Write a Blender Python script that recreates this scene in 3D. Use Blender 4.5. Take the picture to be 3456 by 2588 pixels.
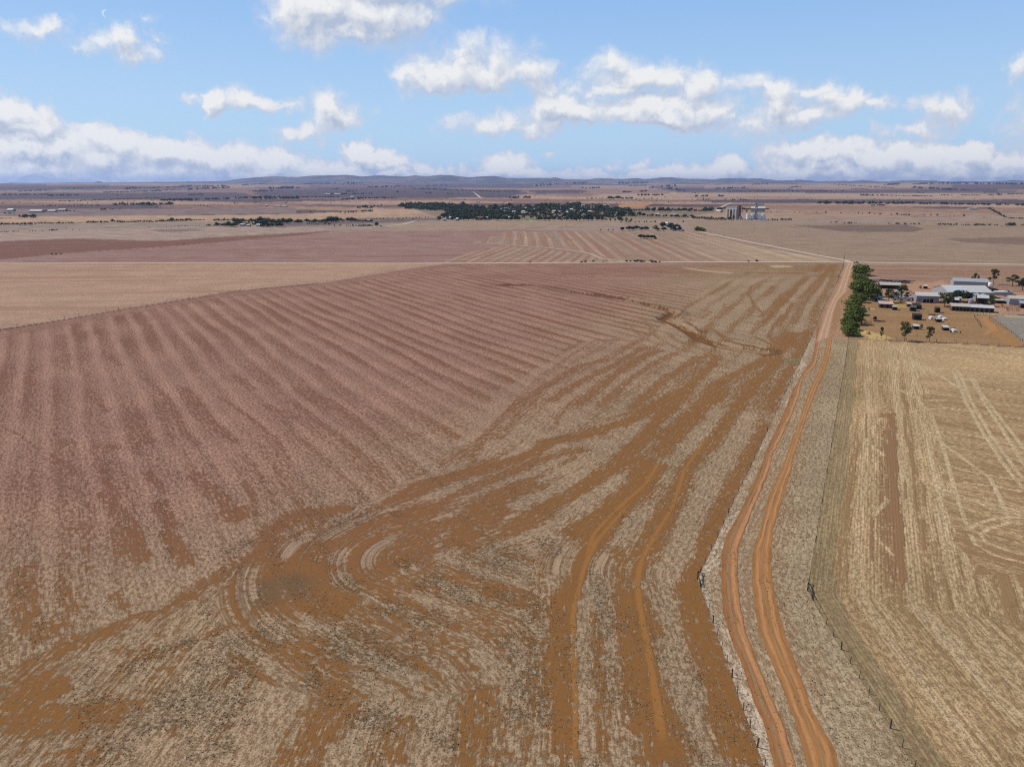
import bpy, math, random
import numpy as np
from math import radians, sin, cos, pi, hypot, atan2

SC = bpy.context.scene
COL = SC.collection
for o in list(bpy.data.objects):
    bpy.data.objects.remove(o)
random.seed(7)
rng = np.random.default_rng(7)

# ------------------------------------------------------------------ camera
EYE = 70.0                       # drone height in metres
FPX, CX, CY, HORY = 2396.0, 1728.0, 1294.0, 622.0
PITCH = math.atan((CY - HORY) / FPX)
cp, sp = cos(PITCH), sin(PITCH)
cam_d = bpy.data.cameras.new('camera')
cam = bpy.data.objects.new('camera', cam_d)
COL.objects.link(cam)
cam.location = (0, 0, EYE)
cam.rotation_euler = (pi / 2 - PITCH, 0, 0)
cam_d.sensor_width = 36
cam_d.lens = 36 * FPX / 3456
cam_d.clip_start = 1
cam_d.clip_end = 200000
SC.camera = cam

# ------------------------------------------------------------------ light
SUN_EL, SUN_TO = radians(50), radians(-25)        # elevation, heading of the shadows from +x
sv = (cos(SUN_EL) * cos(SUN_TO), cos(SUN_EL) * sin(SUN_TO), -sin(SUN_EL))
sun_d = bpy.data.lights.new('sun', 'SUN')
sun_d.energy = 3.75
sun_d.angle = radians(0.5)
sun_d.color = (1.0, 0.94, 0.84)
sun = bpy.data.objects.new('sun', sun_d)
COL.objects.link(sun)
from mathutils import Vector
sun.rotation_euler = Vector(sv).to_track_quat('-Z', 'Y').to_euler()
SC.view_settings.view_transform = 'Standard'
SC.view_settings.look = 'None'
SC.view_settings.exposure = 0.0
SC.view_settings.gamma = 1.0
SC.render.film_transparent = False
SC.cycles.max_bounces = 6
SC.cycles.diffuse_bounces = 3
SC.cycles.volume_bounces = 1
SC.cycles.sample_clamp_indirect = 1.5
SC.cycles.sample_clamp_direct = 4.0
SC.cycles.pixel_filter_type = 'BLACKMAN_HARRIS'
SC.cycles.filter_width = 1.15
SC.cycles.transparent_max_bounces = 4
try:
    SC.cycles.use_denoising = False
except Exception:
    pass


# ------------------------------------------------------------------ node helper
class NT:
    def __init__(s, tree):
        s.t = tree
        s.n = tree.nodes
        s.l = tree.links

    def new(s, typ, **kw):
        nd = s.n.new(typ)
        for k, v in kw.items():
            setattr(nd, k, v)
        return nd

    def put(s, sock, v):
        if isinstance(v, bpy.types.NodeSocket):
            s.l.new(v, sock)
        elif v is not None:
            if sock.type == 'RGBA' and len(v) == 3:
                v = (*v, 1)
            sock.default_value = v

    def math(s, op, a, b=None, c=None, clamp=False):
        nd = s.new('ShaderNodeMath', operation=op, use_clamp=clamp)
        for i, v in enumerate((a, b, c)):
            if v is not None:
                s.put(nd.inputs[i], v)
        return nd.outputs[0]

    def vmath(s, op, a, b=None, out=0):
        nd = s.new('ShaderNodeVectorMath', operation=op)
        s.put(nd.inputs[0], a)
        if b is not None:
            if op == 'SCALE':
                s.put(nd.inputs['Scale'], b)
            else:
                s.put(nd.inputs[1], b)
        return nd.outputs[out]

    def mix(s, f, a, b, blend='MIX'):
        nd = s.new('ShaderNodeMix', data_type='RGBA', blend_type=blend)
        s.put(nd.inputs[0], f)
        s.put(nd.inputs[6], a)
        s.put(nd.inputs[7], b)
        return nd.outputs[2]

    def sstep(s, v, a, b, lo=0.0, hi=1.0):
        nd = s.new('ShaderNodeMapRange', interpolation_type='SMOOTHSTEP')
        s.put(nd.inputs[0], v)
        nd.inputs[1].default_value, nd.inputs[2].default_value = a, b
        nd.inputs[3].default_value, nd.inputs[4].default_value = lo, hi
        return nd.outputs[0]

    def noise(s, vec, scale, detail=3, rough=0.55, dim='3D', dist=0.0):
        nd = s.new('ShaderNodeTexNoise', noise_dimensions=dim)
        s.put(nd.inputs['Vector'], vec)
        nd.inputs['Scale'].default_value = scale
        nd.inputs['Detail'].default_value = detail
        nd.inputs['Roughness'].default_value = rough
        nd.inputs['Distortion'].default_value = dist
        return nd.outputs['Fac']

    def attr(s, name, out='Fac'):
        nd = s.new('ShaderNodeAttribute', attribute_name=name)
        return nd.outputs[out]


# pixel of the photograph (3456 x 2588) -> direction
def ray(x, y):
    a = (x - CX) / FPX
    b = (CY - y) / FPX
    return np.array([a, cp + b * sp, -sp + b * cp])


# ------------------------------------------------------------------ world: sky and clouds
W = bpy.data.worlds.new('World')
SC.world = W
W.use_nodes = True
w = NT(W.node_tree)
w.n.clear()
sky = w.new('ShaderNodeTexSky', sky_type='NISHITA')
sky.sun_disc = False
sky.sun_elevation = SUN_EL
sky.sun_rotation = atan2(-sv[0], -sv[1])
sky.altitude = 100
sky.air_density = 1.0
sky.dust_density = 0.6
sky.ozone_density = 1.6

CLOUDS = [  # x, y, rx, ry (photo pixels of the direction), strength
    (1080, 25, 140, 95, 1.15), (1200, 45, 160, 85, 1.2), (1330, 55, 115, 80, 1.1), (1170, 105, 125, 42, .9), (1000, 15, 90, 60, .8), (1400, 85, 50, 45, .6), (1260, -60, 260, 90, 1.2),
    (128, 112, 62, 27, .62), (405, 138, 48, 32, .66), (455, 178, 55, 32, .58), (350, 160, 70, 22, .42), (540, 125, 20, 20, .46), (522, 75, 24, 16, .36), (440, 105, 24, 14, .36), (868, 45, 30, 16, .4),
    (645, 338, 26, 16, .44), (722, 345, 40, 30, .72), (835, 338, 75, 30, .68), (925, 352, 50, 17, .44), (1110, 380, 66, 44, .66), (1020, 450, 60, 28, .42),
    (10, 395, 80, 50, 1.1), (150, 418, 62, 42, 1.0), (60, 430, 130, 32, .9),
    (60, 500, 170, 58, 1.1), (200, 500, 125, 50, 1.1), (355, 492, 95, 52, 1.1), (330, 535, 210, 60, 1.0), (520, 515, 120, 45, 1.1), (640, 525, 95, 42, 1.0), (730, 545, 115, 42, 1.0), (835, 538, 72, 38, .9), (940, 550, 110, 36, .9), (1045, 568, 85, 30, .8), (100, 570, 300, 46, 1.0), (500, 575, 300, 40, 1.0), (900, 590, 320, 28, .9),
    (1235, 545, 58, 48, 1.2), (1300, 570, 55, 28, .8), (1170, 585, 120, 28, .8), (1420, 568, 50, 14, .6), (1500, 582, 70, 16, .6), (1720, 568, 58, 36, .95), (1765, 590, 66, 20, .8), (1560, 598, 120, 16, .7),
    (1450, 252, 80, 52, .8), (1545, 182, 95, 36, .64), (1600, 240, 105, 50, .8), (1700, 195, 70, 50, .58), (1755, 245, 85, 42, .66), (1850, 282, 90, 26, .5), (1650, 275, 60, 32, .66), (1960, 298, 80, 24, .42),
    (2070, 218, 66, 32, .62), (2150, 252, 115, 32, .68), (2090, 300, 95, 26, .58), (2260, 258, 110, 38, .7), (2335, 278, 85, 30, .56),
    (1862, 345, 78, 48, 1.0), (1905, 382, 110, 40, .95), (2010, 375, 90, 36, .75), (1650, 420, 95, 30, .56), (1755, 432, 66, 22, .5),
    (2205, 358, 105, 36, .9), (2260, 392, 100, 36, .9), (2345, 372, 95, 42, .75), (2130, 370, 95, 30, .6),
    (2480, 288, 80, 30, .5), (2590, 292, 105, 30, .5), (2720, 302, 100, 18, .4),
    (2632, 352, 60, 52, .86), (2680, 392, 100, 36, .7), (2800, 342, 44, 34, .52), (2555, 432, 76, 30, .38),
    (2890, 330, 66, 30, .56), (2990, 342, 60, 17, .4), (3180, 372, 64, 42, .62), (3095, 440, 66, 22, .36), (3445, 230, 32, 52, .46),
    (2690, 505, 90, 32, .8), (2790, 525, 85, 36, 1.0), (2890, 520, 75, 32, 1.0), (2965, 532, 105, 36, .95), (3060, 525, 66, 30, .9), (3135, 545, 105, 42, .9), (3300, 535, 70, 48, 1.2), (3385, 555, 66, 30, .8), (3220, 578, 220, 32, .9), (2850, 575, 220, 36, .9), (2950, 602, 420, 20, .8), (3445, 565, 56, 22, .8),
    (2490, 562, 58, 32, .9), (2385, 575, 76, 26, .75), (2305, 572, 34, 16, .6), (2550, 595, 110, 20, .75), (2110, 597, 140, 18, .6),
    (2060, 552, 30, 10, .4), (2150, 557, 24, 12, .4), (1865, 505, 30, 8, .34),
    (300, 604, 700, 20, .9), (1300, 604, 600, 17, .8), (2000, 604, 500, 15, .75), (2600, 604, 500, 20, .8), (3200, 600, 500, 24, .9), (2000, 585, 60, 16, .6), (1930, 592, 90, 14, .6), (2230, 590, 80, 15, .65), (1620, 588, 70, 18, .65),
    (3900, 420, 300, 120, .9), (-500, 380, 300, 130, .9), (4300, 120, 260, 90, .8), (-700, 60, 260, 90, .8), (4200, 570, 500, 50, 1), (-500, 560, 400, 60, 1)]

grp = bpy.data.node_groups.new('cloud_density', 'ShaderNodeTree')
grp.interface.new_socket('Vector', in_out='INPUT', socket_type='NodeSocketVector')
grp.interface.new_socket('Density', in_out='OUTPUT', socket_type='NodeSocketFloat')
g = NT(grp)
gi, go = g.new('NodeGroupInput'), g.new('NodeGroupOutput')
pv = gi.outputs[0]
wn = g.new('ShaderNodeTexNoise', noise_dimensions='2D')
g.put(wn.inputs['Vector'], pv)
wn.inputs['Scale'].default_value = 16
wn.inputs['Detail'].default_value = 5
wn.inputs['Roughness'].default_value = 0.6
wo = g.vmath('MULTIPLY', g.vmath('SUBTRACT', wn.outputs['Color'], (.5, .5, .5)), (.075, .05, 0))
pw = g.vmath('ADD', pv, wo)
acc = None
for (x, y, rx, ry, st) in CLOUDS:
    d = ray(x, y)
    cxx, czz = d[0] / d[1], d[2] / d[1]
    e1, e2 = ray(x + rx * (1.38 if y < 460 else 1.25), y), ray(x, y - ry * (1.3 if y < 460 else 1.22))
    sx = 1 / max(1e-4, (e1[0] / e1[1] - cxx))
    sz = 1 / max(1e-4, (e2[2] / e2[1] - czz))
    # (p - c) * s
    nd = g.new('ShaderNodeVectorMath', operation='MULTIPLY_ADD')
    g.put(nd.inputs[0], pw)
    nd.inputs[1].default_value = (sx, sz, 0)
    nd.inputs[2].default_value = (-cxx * sx, -czz * sz, 0)
    ln = g.vmath('LENGTH', nd.outputs[0], out='Value')
    m = g.math('MULTIPLY_ADD', ln, -0.75 * st, st, clamp=False)
    acc = m if acc is None else g.math('SMOOTH_MAX', acc, m, 0.12)
fb = g.noise(pv, 30, 8, 0.62, '2D')
fb2 = g.noise(g.vmath('MULTIPLY', pv, (1, 1.6, 1)), 9, 3, 0.5, '2D')
bil = g.math('ABSOLUTE', g.math('MULTIPLY_ADD', g.noise(pw, 19, 4, .5, '2D'), 2.0, -1.0))
dens = g.math('ADD', g.math('ADD', acc, .13), g.math('MULTIPLY', g.math('SUBTRACT', fb, .5), .50))
dens = g.math('ADD', dens, g.math('MULTIPLY', g.math('SUBTRACT', bil, .19), .55))
dens = g.math('ADD', dens, g.math('MULTIPLY', g.math('SUBTRACT', fb2, .5), .35))
g.put(go.inputs[0], dens)

tc = w.new('ShaderNodeTexCoord')
sepd = w.new('ShaderNodeSeparateXYZ')
w.put(sepd.inputs[0], tc.outputs['Generated'])
dy = w.math('MAXIMUM', w.math('ABSOLUTE', sepd.outputs[1]), 0.03)
cmb = w.new('ShaderNodeCombineXYZ')
w.put(cmb.inputs[0], w.math('DIVIDE', sepd.outputs[0], dy))
w.put(cmb.inputs[1], w.math('DIVIDE', sepd.outputs[2], dy))
p0 = cmb.outputs[0]


def cden(p):
    nd = w.new('ShaderNodeGroup')
    nd.node_tree = grp
    w.put(nd.inputs[0], p)
    return nd.outputs[0]


d0 = cden(p0)
d1 = cden(w.vmath('ADD', p0, (-.006, .016, 0)))
cov = w.sstep(w.math('DIVIDE', d0, w.math('MULTIPLY_ADD', w.math('MAXIMUM', sepd.outputs[2], 0.0), 3.0, .27)), 0.0, 1.0)
cov = w.math('MULTIPLY', cov, w.math('GREATER_THAN', sepd.outputs[2], 0.0))
lit = w.math('ADD', 0.55, w.math('MULTIPLY', w.math('SUBTRACT', d0, d1), 1.5))
lit = w.math('ADD', lit, w.math('MULTIPLY', w.math('SUBTRACT', w.noise(p0, 14, 5, .6, '2D'), .5), .5), clamp=True)
CS = 0.1                                             # world strength
cl_col = w.mix(lit, tuple(c / CS for c in (.46, .53, .67)), tuple(c / CS for c in (.90, .90, .895)))
cl_col = w.mix(w.sstep(d0, .62, .12, 0, .75), cl_col, tuple(c / CS for c in (.63, .665, .78)))
skyc = w.mix(1.0, sky.outputs[0], (1.0, 1.0, 1.0), 'MULTIPLY')
elv = sepd.outputs[2]
lowsky = w.mix(w.sstep(elv, 0.0, 0.34), tuple(c / CS for c in (.49, .715, .945)), tuple(c / CS for c in (.232, .462, .885)))
skyc = w.mix(w.sstep(elv, 0.60, 0.25, 0.0, 0.88), skyc, lowsky)
skyc = w.mix(w.math('MULTIPLY', cov, 0.97), skyc, cl_col)
def md(px, py):
    q = ray(px, py)
    q = q / np.linalg.norm(q)
    return w.vmath('DISTANCE', tc.outputs['Generated'], tuple(q), out='Value')


moon = w.math('MULTIPLY', w.sstep(md(358, 47), .0046, .0034), w.sstep(md(364, 49), .0036, .0046))
skyc = w.mix(w.math('MULTIPLY', moon, .55), skyc, tuple(c / CS for c in (.85, .9, .95)))
bg = w.new('ShaderNodeBackground')
w.put(bg.inputs[0], skyc)
bg.inputs[1].default_value = CS
wo_ = w.new('ShaderNodeOutputWorld')
w.put(wo_.inputs[0], bg.outputs[0])
W.cycles.sampling_method = 'MANUAL'
W.cycles.sample_map_resolution = 512


# ------------------------------------------------------------------ numpy noise, terrain, pixel -> ground
def _hash(ix, iy, seed):
    h = (ix.astype(np.int64) * 374761393 + iy.astype(np.int64) * 668265263 + seed * 982451653) & 0x7fffffff
    h = ((h ^ (h >> 13)) * 1274126177) & 0x7fffffff
    return ((h ^ (h >> 16)) & 0xffff) / 65535.0


def vn(x, y, seed=0):
    x = np.asarray(x, float)
    y = np.asarray(y, float)
    ix, iy = np.floor(x), np.floor(y)
    fx, fy = x - ix, y - iy
    fx, fy = fx * fx * (3 - 2 * fx), fy * fy * (3 - 2 * fy)
    a, b = _hash(ix, iy, seed), _hash(ix + 1, iy, seed)
    c, d = _hash(ix, iy + 1, seed), _hash(ix + 1, iy + 1, seed)
    return (a * (1 - fx) + b * fx) * (1 - fy) + (c * (1 - fx) + d * fx) * fy


def fbm(x, y, seed=0, octv=4):
    t, amp, tot = 0, 1.0, 0
    for k in range(octv):
        t = t + amp * vn(x * 2 ** k, y * 2 ** k, seed + k * 17)
        tot += amp
        amp *= .5
    return t / tot


def ss(a, b, x):
    t = np.clip((x - a) / (b - a), 0, 1)
    return t * t * (3 - 2 * t)


def zt(x, y):
    r = np.hypot(x, y)
    z = ss(4500, 16000, r) * 92
    amp = ss(2800, 6500, r) * 12 + ss(6000, 13000, r) * 30
    return z * .82 + amp * (fbm(np.asarray(x) / 2600., np.asarray(y) / 1500., 5, 4) - .5) * 2


MARCH = np.geomspace(2700, 26000, 900)


def P(x, y):
    d = ray(x, y)
    if d[2] < -1e-5:
        t = EYE / -d[2]
        q = d * t
        if hypot(q[0], q[1]) < 2800:
            return np.array([q[0], q[1], 0.0])
    # march over the rolling far ground
    hd = hypot(d[0], d[1])
    X, Y = d[0] * MARCH / hd, d[1] * MARCH / hd
    g_ = zt(X, Y)
    hit = np.nonzero(EYE + d[2] * MARCH / hd <= g_)[0]
    i = hit[0] if len(hit) else len(MARCH) - 1
    return np.array([X[i], Y[i], g_[i]])


def CR(pts, x0, y0, k):
    return [(x0 + a / k, y0 + b / k) for a, b in pts]


def PL(pts):
    return np.array([P(*q)[:2] for q in pts])


def mpp(q):                      # metres per photo pixel at ground point q
    return (q[1] * cp + (EYE - q[2]) * sp) / FPX


def link(name, me, parent=None):
    o = bpy.data.objects.new(name, me)
    COL.objects.link(o)
    if parent:
        o.parent = parent
    return o


def tag(o, label=None, cat=None, group=None, kind=None):
    for k, v in (('label', label), ('category', cat), ('group', group), ('kind', kind)):
        if v:
            o[k] = v
    return o


def empty(name, loc, rz=0, label=None, cat=None, group=None):
    o = bpy.data.objects.new(name, None)
    o.empty_display_size = 0.5
    COL.objects.link(o)
    o.location = loc
    o.rotation_euler = (0, 0, rz)
    return tag(o, label, cat, group)


# ------------------------------------------------------------------ materials
MATS = {}


def mat(name, col, rough=0.85, var=0.12, scale=1.5, metal=0.0, bump=0.0, wave=0.0, coord='Object', spec=0.3):
    if name in MATS:
        return MATS[name]
    m = bpy.data.materials.new(name)
    m.use_nodes = True
    t = NT(m.node_tree)
    b = t.n['Principled BSDF']
    tcn = t.new('ShaderNodeTexCoord')
    v = tcn.outputs[coord]
    n = t.noise(v, scale, 4, .6)
    c = t.mix(n, tuple(x * (1 - var) for x in col), tuple(min(1, x * (1 + var)) for x in col))
    n2 = t.noise(v, scale * .23, 3, .6)
    c = t.mix(t.sstep(n2, .45, .75, 0, var * 1.6), c, tuple(x * .6 for x in col))
    t.put(b.inputs['Base Color'], c)
    b.inputs['Roughness'].default_value = rough
    b.inputs['Metallic'].default_value = metal
    b.inputs['Specular IOR Level'].default_value = spec
    if wave:
        wv = t.new('ShaderNodeTexWave', wave_type='BANDS', bands_direction='X')
        t.put(wv.inputs['Vector'], v)
        wv.inputs['Scale'].default_value = wave
        bp = t.new('ShaderNodeBump')
        bp.inputs['Strength'].default_value = .35
        t.put(bp.inputs['Height'], wv.outputs['Fac'])
        t.put(b.inputs['Normal'], bp.outputs[0])
    MATS[name] = m
    return m


def leaf_mat(name, dark, light):
    m = bpy.data.materials.new(name)
    m.use_nodes = True
    t = NT(m.node_tree)
    b = t.n['Principled BSDF']
    tint = t.attr('tint')
    oi = t.new('ShaderNodeObjectInfo')
    f = t.math('ADD', t.math('MULTIPLY', tint, .75), t.math('MULTIPLY', oi.outputs['Random'], .3), clamp=True)
    c = t.mix(f, dark, light)
    t.put(b.inputs['Base Color'], c)
    b.inputs['Roughness'].default_value = .7
    b.inputs['Specular IOR Level'].default_value = .15
    MATS[name] = m
    return m


leaf_mat('pine_leaves', (.034, .052, .009), (.18, .215, .036))
leaf_mat('gum_leaves', (.04, .05, .018), (.115, .125, .045))
leaf_mat('dark_leaves', (.018, .028, .011), (.05, .065, .022))
leaf_mat('far_leaves', (.026, .039, .018), (.070, .088, .038))
leaf_mat('dry_twigs', (.10, .075, .065), (.20, .165, .14))
mat('bark', (.12, .085, .06), var=.3, scale=4)
mat('pale_bark', (.26, .20, .15), var=.3, scale=4)
mat('post_wood', (.07, .055, .042), var=.3, scale=6)
mat('wire', (.12, .11, .10), rough=.6)


# ------------------------------------------------------------------ ground lines and areas, read off the photograph
A0, AK = (1700, 880), 1.843
B0, BK = (1300, 1300), 1.7015
C0, CK = (700, 1700), 2.212
D0, DK = (2000, 1900), 2.407
E0, EK = (1200, 1700), 1.843
F0, FK = (0, 1800), 1.7015
G0, GK = (0, 1100), 1.7015
R3, R3K = (2200, 1100), 1.761
R4, R4K = (2200, 1800), 1.761
RB, RBK = (2800, 1130), 2.151
U0, UK = (1700, 560), 2.458
Y1, Y1K = (2750, 850), 3.133
c1 = lambda x, y: (2780 + x / 5.52, 860 + y / 5.52)
c2 = lambda x, y: (3100 + x / 5.52, 880 + y / 5.52)

LF_UP = CR([(272, 270)], *R4, R4K) + CR([(393, 1250), (490, 1035), (575, 865), (635, 735), (690, 620), (735, 520), (865, 250), (912, 150)], *R3, R3K) + CR([(115, 545), (140, 500), (232, 330), (300, 160)], *Y1, Y1K)
LF_DN = CR([(272, 270), (310, 380), (358, 510), (410, 665), (463, 810), (527, 1000), (602, 1200), (637, 1300)], *R4, R4K)
RF_UP = CR([(925, 340)], *R4, R4K) + CR([(957, 1375), (1005, 1080), (1030, 930), (1055, 790), (1085, 600), (1120, 390), (1145, 250), (1170, 75)], *R3, R3K)
RF_DN = CR([(925, 340), (1065, 590), (1252, 890), (1490, 1275)], *R4, R4K)


def ext(w_, first, last):
    a = w_[0] + (w_[0] - w_[1]) / np.linalg.norm(w_[0] - w_[1]) * first
    b = w_[-1] + (w_[-1] - w_[-2]) / np.linalg.norm(w_[-1] - w_[-2]) * last
    return np.vstack([a, w_, b])


LFU, LFD, RFU, RFD = PL(LF_UP), PL(LF_DN), PL(RF_UP), PL(RF_DN)
LFD = np.vstack([LFD, LFD[-1] + (LFD[-1] - LFD[-3]) / np.linalg.norm(LFD[-1] - LFD[-3]) * 60])
RFD = np.vstack([RFD, RFD[-1] + (RFD[-1] - RFD[-3]) / np.linalg.norm(RFD[-1] - RFD[-3]) * 60])
LFW = np.vstack([LFD[::-1], LFU[1:]])
RFW = np.vstack([RFD[::-1], RFU[1:]])


def dist_poly(X, Y, pl, sidx=False):
    """distance, arc length and side (+ left of the direction) to a polyline"""
    best = np.full(X.shape, 1e12)
    arc = np.zeros(X.shape)
    side = np.zeros(X.shape)
    L = 0.0
    for i in range(len(pl) - 1):
        ax, ay = pl[i]
        bx, by = pl[i + 1]
        dx, dy_ = bx - ax, by - ay
        ln = hypot(dx, dy_)
        if ln < 1e-6:
            continue
        t = np.clip(((X - ax) * dx + (Y - ay) * dy_) / (ln * ln), 0, 1)
        ex, ey = X - (ax + t * dx), Y - (ay + t * dy_)
        d2 = ex * ex + ey * ey
        m = d2 < best
        best = np.where(m, d2, best)
        arc = np.where(m, L + t * ln, arc)
        side = np.where(m, np.sign(dx * (Y - ay) - dy_ * (X - ax)), side)
        L += ln
    return np.sqrt(best), arc, side


def inpoly(X, Y, poly):
    r = np.zeros(X.shape, bool)
    n = len(poly)
    j = n - 1
    for i in range(n):
        xi, yi = poly[i]
        xj, yj = poly[j]
        c = ((yi > Y) != (yj > Y)) & (X < (xj - xi) * (Y - yi) / (yj - yi + 1e-12) + xi)
        r ^= c
        j = i
    return r


# ------------------------------------------------------------------ the ground sheet: a fan of rings, dense where the land is near the eye
rows = list(np.geomspace(.05, 58, 12))
for yy in np.concatenate([np.arange(2720, 1000, -3.2), np.arange(1000, HORY + 12, -1.7)]):
    b = (CY - yy) / FPX
    r = EYE * (cp + b * sp) / (sp - b * cp)
    if r > rows[-1] + .02:
        rows.append(r)
while rows[-1] < 60000:
    rows.append(rows[-1] * 1.022)
rows = np.array(rows)
tanv = np.arange(-.84, .8401, .00145)
azd = np.arctan(tanv)
azs = np.concatenate([np.linspace(-pi, azd[0], 60, endpoint=False), azd, np.linspace(azd[-1], pi, 60, endpoint=False)[1:]])
NR, NA = len(rows), len(azs)
RR, AZ = np.meshgrid(rows, azs, indexing='ij')
# in the dense fan a ring is a straight line across the view
RR = np.where(np.abs(AZ) < azd[-1] + .001, RR / np.cos(AZ), RR / cos(azd[-1]))
GX, GY = (RR * np.sin(AZ)).ravel(), (RR * np.cos(AZ)).ravel()
N = GX.size
GR = np.hypot(GX, GY)
GZ = zt(GX, GY)
GZ[GR < 2700] = 0

straw = np.zeros((N, 3))
soilc = np.zeros((N, 3))
soil = np.zeros(N)
fu, fv = GX.copy(), GY.copy()
rough = np.ones(N)               # how strong the straw / soil mottling is
tuft = np.zeros(N)
rows_at = np.zeros(N)            # drilled rows


def setreg(m, st, sl, so=None, az=None, rg=None, rw=None):
    straw[m] = st
    soilc[m] = sl
    if so is not None:
        soil[m] = so
    if az is not None:
        a = radians(az)
        fu[m] = GX[m] * sin(a) + GY[m] * cos(a)
        fv[m] = GX[m] * cos(a) - GY[m] * sin(a)
    if rg is not None:
        rough[m] = rg
    if rw is not None:
        rows_at[m] = rw


def NP(pts):                     # polygon of photo pixels -> world
    return [tuple(P(*q)[:2]) for q in pts]


# far paddocks: a patchwork of long fields, darkest purples painted as cloud shade
PAL = np.array([(.29, .175, .125), (.38, .25, .17), (.24, .140, .112), (.135, .088, .088), (.40, .27, .18), (.19, .115, .10), (.33, .205, .14), (.115, .078, .082), (.27, .155, .12), (.46, .32, .205)])
a_ = radians(14)
wx = GX + (fbm(GX / 1800, GY / 1800, 31, 2) - .5) * 500
wy = GY + (fbm(GX / 1800, GY / 1800, 37, 2) - .5) * 500
uu, vv = wx * cos(a_) - wy * sin(a_), wx * sin(a_) + wy * cos(a_)
cv = np.floor(np.log(np.maximum(np.abs(vv), 300)) * 6.5 + 1.2 * fbm(GX / 2500, GY / 2500, 35, 2)) + 100 * (vv < 0)
cu = np.floor(uu / (np.maximum(900, np.exp(cv / 6.5) * .28) * (1 + .5 * _hash(cv, cv * 0, 3))) + _hash(cv, cv * 0, 9) * 5)
pid = (_hash(cu, cv, 11) * 9.999).astype(int)
straw[:] = PAL[pid]
straw *= (0.78 + .2 * fbm(GX / 300, GY / 120, 77, 3))[:, None]
soilc[:] = straw * np.array([.72, .58, .5])
soil[:] = .22 + .25 * (_hash(cu, cv, 19) - .4)
fu[:], fv[:] = uu, vv
rough[:] = .5

# explicit fields, and cloud shade painted into the ground colour
CLOUD_SHADE = (.105, .074, .080)  # cloud shadow on the far plain, painted as dark purple ground bands
for pts in ([(-900, 655), (700, 648), (850, 652), (880, 669), (300, 672), (-900, 676)], [(850, 640), (1300, 636), (1750, 640), (1780, 668), (1300, 668), (900, 668)], [(1780, 644), (1960, 640), (2000, 652), (1800, 655)], [(2195, 634), (2300, 631), (2700, 640), (3000, 648), (3100, 651), (2700, 651), (2300, 650)],
            [(2350, 676), (2700, 672), (3456, 678), (4300, 676), (4300, 688), (3456, 690), (2700, 686), (2380, 684)], [(-900, 698), (250, 694), (560, 690), (600, 700), (200, 708), (-900, 716)], [(3100, 700), (3300, 696), (3456, 697), (3400, 704), (3200, 706)], [(-900, 632), (300, 630), (700, 628), (650, 636), (200, 640), (-900, 642)], [(1250, 622), (1700, 622), (1900, 628), (1500, 632)], [(400, 676), (900, 673), (1200, 678), (800, 683)], [(2400, 690), (2600, 688), (2620, 694), (2420, 697)]):
    setreg(inpoly(GX + 220 * (fbm(GX / 600, GY / 600, 44, 3) - .5), GY + 260 * (fbm(GX / 500, GY / 700, 45, 3) - .5), [tuple(P(*q)[:2]) for q in pts]), CLOUD_SHADE, (.10, .07, .075), .3, 80, .4)
for pts, cc in (([(2000, 655), (2500, 652), (3456, 660), (4300, 662), (4300, 672), (3456, 672), (2600, 664), (2000, 668)], (.40, .265, .18)), ([(0, 680), (500, 676), (900, 690), (400, 692)], (.37, .25, .175)), ([(1700, 628), (2300, 622), (3000, 634), (2400, 630)], (.36, .235, .165)), ([(2900, 690), (3456, 690), (4200, 694), (3456, 702)], (.40, .26, .17)), ([(900, 682), (1500, 676), (1900, 684), (1300, 692)], (.36, .24, .165))):
    setreg(inpoly(GX + 220 * (fbm(GX / 600, GY / 600, 46, 3) - .5), GY + 200 * (fbm(GX / 500, GY / 700, 47, 3) - .5), [tuple(P(*q)[:2]) for q in pts]), cc, (.26, .16, .11), .25, 80, .4)
big = lambda pts, *a, **k: setreg(inpoly(GX, GY, NP(pts)), *a, **k)
big([(-900, 742), (-900, 900), (4400, 900), (4400, 720), (2600, 738), (1700, 742), (1000, 742), (0, 760)], (.31, .225, .17), (.23, .15, .11), .3, 80, .5)          # plain in front of the town
big([(-900, 735), (-900, 758), (690, 748), (1290, 728), (1700, 718), (1340, 708), (1000, 722), (300, 733)], (.40, .265, .17), (.30, .19, .12), .2, 80, .4)       # orange stubble
big([(-900, 700), (-900, 735), (300, 730), (1000, 720), (1000, 700), (400, 706)], (.22, .155, .135), (.17, .11, .10), .3, 80, .4)
big([(1260, 705), (1700, 716), (1600, 722), (1200, 722)], (.42, .27, .18), (.3, .19, .12), .2, 80, .4)
big([(880, 745), (1300, 735), (1500, 735), (1480, 745), (1000, 765), (880, 768)], (.17, .125, .11), (.15, .10, .08), .3, 80, .4)  # darker creek flat
big([(-900, 760), (-900, 778), (700, 768), (700, 752)], (.29, .22, .17), (.22, .15, .11), .2, 85, .4)
big([(-900, 783), (0, 783), (690, 768), (1010, 765), (1155, 777), (850, 795), (700, 802), (560, 813), (440, 811), (250, 805), (0, 815), (-900, 830)], (.35, .25, .195), (.26, .17, .13), .25, 75, .5)
big([(-900, 830), (0, 815), (250, 805), (440, 811), (560, 813), (700, 802), (850, 795), (1155, 777), (1000, 796), (850, 808), (601, 830), (221, 855), (0, 877), (-900, 940)], (.24, .135, .10), (.185, .085, .06), .55, 75, .7)   # red-brown fallow
big([(1300, 768), (1450, 748), (2200, 744), (2050, 757), (1700, 774), (1400, 778)], (.34, .245, .17), (.27, .165, .105), .4, 12, .5)
big([(2300, 742), (2800, 755), (4400, 730), (4400, 900), (2880, 888), (2350, 780)], (.315, .225, .155), (.235, .15, .10), .36, 96, .7)
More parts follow.
